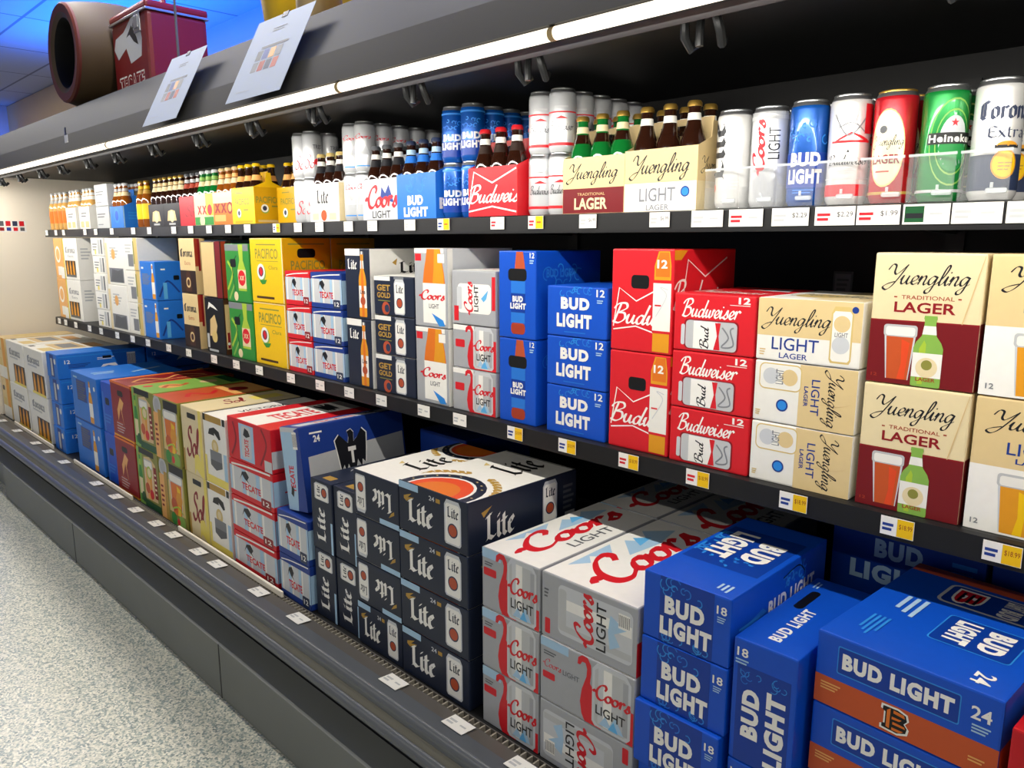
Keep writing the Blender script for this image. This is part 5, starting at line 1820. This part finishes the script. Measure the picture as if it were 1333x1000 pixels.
stack(-.803, YB + .006, ZB, ['bl18'] * 4, ['lowest blue eighteen-pack of the flat pile', 'second blue eighteen-pack pulled slightly forward', 'third blue eighteen-pack of the flat pile', 'top blue eighteen-pack of the flat pile'], 'case', 'blue eighteen-packs', dx=(0, -.004, 0, 0), dy=(0, -.013, 0, 0))
stack(-.609, YB + .008, ZB, ['bls'] * 2, two('blue eighteen-packs standing on end'), 'case', 'blue eighteen-packs on end')
rz = R(-4)
w, d, h = LIB['beng'][:3]
for i, lb in enumerate(('lowest', 'second', 'third', 'top')):
    put('beer_case', carton_mesh('beng')[0], (-.325, 1.40, ZB + i * (h + .0018)), rz, f'blue case with orange stripe and striped letter, {lb} of four', 'case', 'blue and orange cases')
for i, a in enumerate(T3):
    put('beer_case', carton_mesh('redp')[0], (-.049, 1.361, ZB + i * .1668), rz, f'{a} of three plain red cases at the right edge of the picture', 'case', 'plain red cases')
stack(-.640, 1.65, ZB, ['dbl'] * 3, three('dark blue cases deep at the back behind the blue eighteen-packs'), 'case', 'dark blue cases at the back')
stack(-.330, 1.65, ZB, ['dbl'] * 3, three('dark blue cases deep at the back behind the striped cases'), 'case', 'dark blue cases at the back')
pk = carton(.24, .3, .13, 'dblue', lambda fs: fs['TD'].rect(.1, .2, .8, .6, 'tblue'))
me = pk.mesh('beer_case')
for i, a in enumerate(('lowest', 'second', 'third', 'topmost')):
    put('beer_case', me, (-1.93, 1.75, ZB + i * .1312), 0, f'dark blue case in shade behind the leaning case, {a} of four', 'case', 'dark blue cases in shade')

# ------------------------------------------------------------------ price tags
def tag_mesh(w, h, kind, price=None):
    pk = Pk()
    pk.box(-w / 2, w / 2, -.0012, 0, -h / 2, h / 2, 'white')
    f = Fr(pk, (-w / 2, -.0012, -h / 2), (1, 0, 0), (0, 0, 1), w, h)
    ink = dict(w='lgrey', y='tblue', r='bred', ry='bred', g='dgreen')[kind]
    if kind in ('y', 'ry'):
        f.rect(.5, 0, 1, 1, 'yellow')
    if kind == 'g':
        f.rect(.04, .1, .46, .9, 'dgreen'); f.rect(.06, .3, .44, .55, 'ink')
    else:
        f.bars(.06, .25, .44, .75, 2, ink, .6)
    if price:
        f.text(price, .56, .42, .95, .72, 'dred' if kind in ('y', 'ry') else 'ink', bold=.0)
    else:
        f.bars(.58, .45, .94, .65, 1, 'dorange' if kind in ('y', 'ry') else 'lgrey', .6)
    return pk.mesh('price_tag')


_TG = {}


def tag(x, y, z, w, h, kind, label, group, price=None, tilt=0.):
    k = (w, h, kind, price)
    if k not in _TG:
        _TG[k] = tag_mesh(*k)
    o = put('price_tag', _TG[k], (x, y, z), 0, label, 'price tag', group)
    o.rotation_euler = (tilt, 0, 0)
    return o


TOPT = [(-5.693, 'w', 'orange bottles, leftmost'), (-5.492, 'w', 'orange bottles, second'), (-5.333, 'w', 'left white carrier'), (-4.924, 'w', 'right white carrier'), (-4.737, 'w', 'grey cartons'), (-4.477, 'w', 'bright blue carrier'),
        (-4.162, 'w', 'yellow labelled bottles'), (-3.947, 'w', 'left black and tan carrier'), (-3.65, 'w', 'right black and tan carrier'), (-3.463, 'w', 'plain red carrier'), (-3.275, 'w', 'cream and green carrier'), (-3.094, 'w', 'orange carrier'),
        (-2.926, 'w', 'bright yellow carrier'), (-2.693, 'y', 'shade-darkened yellow carrier'), (-2.537, 'w', 'plain silver cans'), (-2.392, 'w', 'white blackletter carrier'), (-2.212, 'w', 'silver cans with red script'), (-2.076, 'w', 'silver carrier'),
        (-1.882, 'w', 'blue carrier'), (-1.725, 'y', 'blue cans'), (-1.503, 'r', 'red carrier'), (-1.363, 'ry', 'silver and red cans'), (-1.193, 'w', 'cream and maroon carrier'), (-.99, 'w', 'cream and white carrier')]
for x, k, lb in TOPT:
    tag(x, 1.4485, ZT - .019, .052, .032, k, {'w': 'white price tag', 'y': 'white-yellow price tag', 'r': 'red-printed white price tag', 'ry': 'red-printed white-yellow price tag'}[k] + ' on the upper shelf edge below the ' + lb, 'price tags on the upper shelf', '$6.99' if x in (-1.193, -.99) else None)
for x, k, lb, p in ((-.872, 'w', 'white tall can', None), (-.784, 'r', 'silver tall can', None), (-.691, 'y2', 'blue tall can', '$2.29'), (-.605, 'r', 'white and red tall can', '$2.29'), (-.528, 'r', 'red tall can', '$1.99'), (-.449, 'g', 'green tall can', None), (-.372, 'w', 'white and navy tall can', None), (-.293, 'w', 'empty shelf end at the right', None)):
    kk = 'w' if k == 'y2' else k
    tag(x, 1.4485, ZT - .019, .074, .034, kk, ('wide white price tag with a green patch' if k == 'g' else 'wide white price tag') + ' below the ' + lb, 'wide price tags below the tall cans', p)
MIDT = [(-5.43, 'w', 'orange cartons, left'), (-5.297, 'w', 'orange cartons, right'), (-5.099, 'w', 'white picture cartons'), (-4.844, 'w', 'gap beside the white cartons'), (-4.646, 'w', 'small white cartons'), (-4.388, 'w', 'off-white cartons'), (-4.162, 'w', 'narrow cream cartons'), (-3.952, 'w', 'bright blue cartons'),
        (-3.693, 'w', 'gap right of the blue cartons'), (-3.465, 'w', 'tan blackletter cartons'), (-3.203, 'w', 'black carton with emblem'), (-2.995, 'w', 'green cartons'), (-2.798, 'w', 'yellow cartons'), (-2.554, 'w', 'red and pale silver twelve-packs'), (-2.352, 'w', 'blue and pale silver twelve-packs'), (-2.169, 'w', 'navy bottle cartons'),
        (-1.986, 'w', 'navy twelve-packs'), (-1.771, 'w', 'silver bottle cartons'), (-1.608, 'w', 'silver twelve-packs'), (-1.387, 'y', 'blue bottle picture cartons'), (-1.205, 'y', 'blue twelve-packs'), (-1.018, 'ry', 'red bottle cartons'), (-.836, 'ry', 'red twelve-packs'), (-.623, 'y', 'cream and white twelve-packs'), (-.431, 'y', 'cream and maroon cartons'), (-.269, 'y', 'cream and white cartons')]
for x, k, lb in MIDT:
    tag(x, 1.3985, ZM - .021, .056, .034, k, {'w': 'white price tag', 'y': 'white-yellow price tag', 'ry': 'red-printed white-yellow price tag'}[k] + ' on the middle shelf edge below the ' + lb, 'price tags on the middle shelf', '$18.99' if k in ('y', 'ry') else None)
BOTT = [(-5.756, 'gold and white cases'), (-5.381, 'left white bottle band pile'), (-4.968, 'right white bottle band pile'), (-4.716, 'long blue cases'), (-4.427, 'bright blue cases, left corner'), (-3.914, 'slim dark blue cases'), (-3.643, 'maroon cases'), (-3.396, 'green fruit cases'), (-3.165, 'orange drink cases'), (-2.99, 'cream script cases'),
        (-2.754, 'white and yellow cases'), (-2.595, 'red and pale silver cases'), (-2.281, 'blue and pale silver cases'), (-2.024, 'navy cases on end'), (-1.533, 'flat navy cases'), (-1.273, 'left silver pile'), (-1.057, 'right silver pile')]
for x, lb in BOTT:
    tag(x, 1.0895, .3985, .075, .046, 'w', 'white price tag on the front ledge before the ' + lb, 'price tags on the front ledge', None, R(-94))

# ------------------------------------------------------------------ things on and above the canopy
def sheet(x0, x1, label):
    pk = Pk()
    L = math.hypot(.117, .232)
    pk.box(0, x1 - x0, -.0008, 0, 0, L, 'sheet')
    f = Fr(pk, (0, -.0008, 0), (1, 0, 0), (0, 0, 1), x1 - x0, L)
    for r in range(2):
        for c in range(4):
            f.rect(.26 + c * .12, .32 + r * .14, .36 + c * .12, .44 + r * .14, ('dsilver', 'rust', 'navy2', 'terra', 'grey', 'tblue', 'peach', 'dsilver')[(r * 4 + c) % 8])
    f.rect(.3, .60, .78, .63, 'grey'); f.bars(.38, .80, .66, .86, 2, 'dsilver', .3); f.rect(.14, .1, .4, .105, 'lgrey')
    o = put('notice_sheet', pk.mesh('notice_sheet'), (x0, 1.026, 1.921), 0, label, 'notice')
    o.rotation_euler = (-math.atan2(.117, .232), 0, 0)
    pk = Pk(); pk.box((x1 - x0) * .45, (x1 - x0) * .55, -.002, .002, L - .012, L + .004, 'hook_metal')
    put('clip', pk.mesh('clip'), parent=o)


sheet(-2.778, -2.499, 'white notice sheet on the canopy nearer the red chest')
sheet(-2.157, -1.852, 'larger white notice sheet on the canopy below the yellow tub')
pk = Pk(); pk.box(-.02, .02, -.002, 0, -.03, 0, 'white'); pk.box(-.006, .006, -.003, .0, 0, .03, 'hook_metal')
put('hanging_tag', pk.mesh('hanging_tag'), (-3.62, 1.030, 1.972), 0, 'tiny white tag clipped to the canopy edge at the left', 'tag')

ZR = 2.131
# red ice chest
pk = Pk(); pk.box(-.205, .205, -.125, .125, 0, .335, 'chest_red', .018)
fs = faces(pk, .41, .25, .335)
f = fs['F']
f.poly([(.40, .66), (.16, .56), (.06, .70), (.12, .82), (.36, .86), (.60, .99), (.78, .98), (.84, .70), (.80, .50), (.5, .46)], 'lsilver')
f.poly([(.52, .80), (.42, .78), (.58, .90), (.70, .74), (.74, .64), (.62, .70)], 'ink'); f.poly([(.66, .98), (.60, .84), (.72, .88)], 'ink')
f.text('TECATE', .14, .12, .84, .34, 'white', bold=.05); f.text('TECATE', .155, .14, .825, .32, 'dred', bold=.012)
f.rect(.03, .02, .10, .14, 'white')
chest = put('ice_chest', pk.mesh('ice_chest'), (-3.59, 1.427, ZR), 0, 'red metal ice chest with white emblem on top of the case', 'cooler box')
pk = Pk(); pk.box(-.21, .21, -.13, .13, .337, .372, 'chest_red', .012); put('lid', pk.mesh('lid'), parent=chest)
pk = Pk(); pk.box(-.2115, .2115, -.1315, .1315, .332, .342, 'steel', .002); put('trim_band', pk.mesh('trim_band'), parent=chest)
pk = Pk(); pk.box(.07, .14, -.131, -.124, .26, .34, 'steel', .004); pk.box(.085, .125, -.134, -.130, .275, .325, 'steel', .003); put('latch', pk.mesh('latch'), parent=chest)
pk = Pk(); pk.tube([(-.08, 0, .372), (-.08, 0, .41), (.08, 0, .41), (.08, 0, .372)], .009, 'chest_red'); put('handle', pk.mesh('handle', True), parent=chest)
# barrel on its side
pk = Pk()
def ringy(pk, prof, n=36):
    pk.lathe(prof, n)
ringy(pk, [(.20, .0, 'barrel_tan'), (.212, .004, 'barrel_tan'), (.224, .05, 'barrel_tan'), (.24, .14, 'barrel_tan'), (.246, .23, 'barrel_tan'), (.24, .32, 'barrel_tan'), (.21, .44, 'barrel_tan'), (0, .44, 'barrel_tan')])
for v in range(len(pk.v)):
    x, y, z = pk.v[v]; pk.v[v] = (x, z, y)
bar = put('barrel', pk.mesh('barrel', True), (-4.045, 1.175, 2.380), 0, 'brown barrel lying on the case, dark open end in a rust ring', 'barrel')
pk = Pk(); ringy(pk, [(.172, .012, 'barrel_rust'), (.172, -.004, 'barrel_rust'), (.205, -.006, 'barrel_rust'), (.214, .002, 'barrel_rust'), (.214, .02, 'barrel_rust')])
for v in range(len(pk.v)):
    x, y, z = pk.v[v]; pk.v[v] = (x, z, y)
put('rim_ring', pk.mesh('rim_ring', True), parent=bar)
pk = Pk(); ringy(pk, [(.172, -.004, 'barrel_tan'), (.150, .006, 'barrel_tan'), (.145, .03, 'case_black'), (.145, .30, 'case_black'), (0, .30, 'case_black')])
for v in range(len(pk.v)):
    x, y, z = pk.v[v]; pk.v[v] = (x, z, y)
put('opening', pk.mesh('opening', True), parent=bar)
# yellow tub with a brown jug and wire handle
pk = Pk()
pk.lathe([(0, 0, 'yellow'), (.10, 0, 'yellow'), (.125, .20, 'yellow'), (.131, .205, 'yellow'), (.131, .215, 'yellow'), (.12, .215, 'yellow'), (.098, .01, 'dyellow'), (0, .01, 'dyellow')], 28)
tub = put('tub', pk.mesh('tub', True), (-2.30, 1.36, ZR), 0, 'round yellow tub on top of the case behind the larger notice', 'tub')
pk = Pk(); pk.tube([(-.131, 0, .19), (-.14, -.03, .25), (-.05, -.08, .31), (.05, -.08, .31), (.14, -.03, .25), (.131, 0, .19)], .004, 'wire'); put('handle', pk.mesh('handle', True), parent=tub)
pk = Pk(); pk.lathe([(0, 0, 'brown'), (.055, 0, 'brown'), (.07, .03, 'tan'), (.07, .14, 'tan'), (.03, .19, 'brown'), (.025, .24, 'brown'), (.03, .245, 'brown'), (0, .245, 'brown')], 24)
jug = put('jug', pk.mesh('jug', True), (-2.085, 1.30, ZR), 0, 'tan jug with black wire handle between two yellow tubs', 'jug')
pk = Pk(); pk.tube([(-.07, 0, .12), (-.09, -.03, .16), (0, -.07, .15), (.09, -.03, .13), (.07, 0, .12)], .006, 'wire'); put('handle', pk.mesh('handle', True), parent=jug)
o = dup(tub, (-1.87, 1.36, ZR), .4, 'round yellow tub on the case, right of the tan jug')
# hanging pole by the chest
pk = Pk(); pk.tube([(0, 0, -.03), (0, 0, 1.1)], .005, 'grey'); pk.box(-.03, .03, -.03, .03, 1.1, 1.11, 'lgrey')
put('hanging_rod', pk.mesh('hanging_rod', True), (-2.98, 1.25, 2.165), 0, 'thin grey rod hanging from the ceiling before the red chest', 'rod')
# neon tubes that give the blue light
pk = Pk(); pk.tube([(-4.3, 0, 0), (4.3, 0, 0)], .012, 'neon_blue')
nt_ = put('neon_tube', pk.mesh('neon_tube', True), (-3.6, 2.2, 2.40), 0, 'blue neon tube along the back wall above the case', 'neon light')
pk = Pk()
for sx in (-3.9, -1.3, 1.3, 3.7):
    pk.box(sx - .02, sx + .02, -.03, .80, -.03, -.013, 'lgrey')
put('bracket', pk.mesh('bracket'), parent=nt_)
pk = Pk(); pk.tube([(0, -2.7, 0), (0, 2.7, 0)], .012, 'neon_blue')
nt2 = put('neon_tube', pk.mesh('neon_tube', True), (-11.53, .6, 2.5), 0, 'blue neon tube along the far wall', 'neon light')
pk = Pk()
for sy in (-2.5, 0, 2.5):
    pk.box(-.46, .02, sy - .02, sy + .02, -.03, -.013, 'lgrey')
put('bracket', pk.mesh('bracket'), parent=nt2)
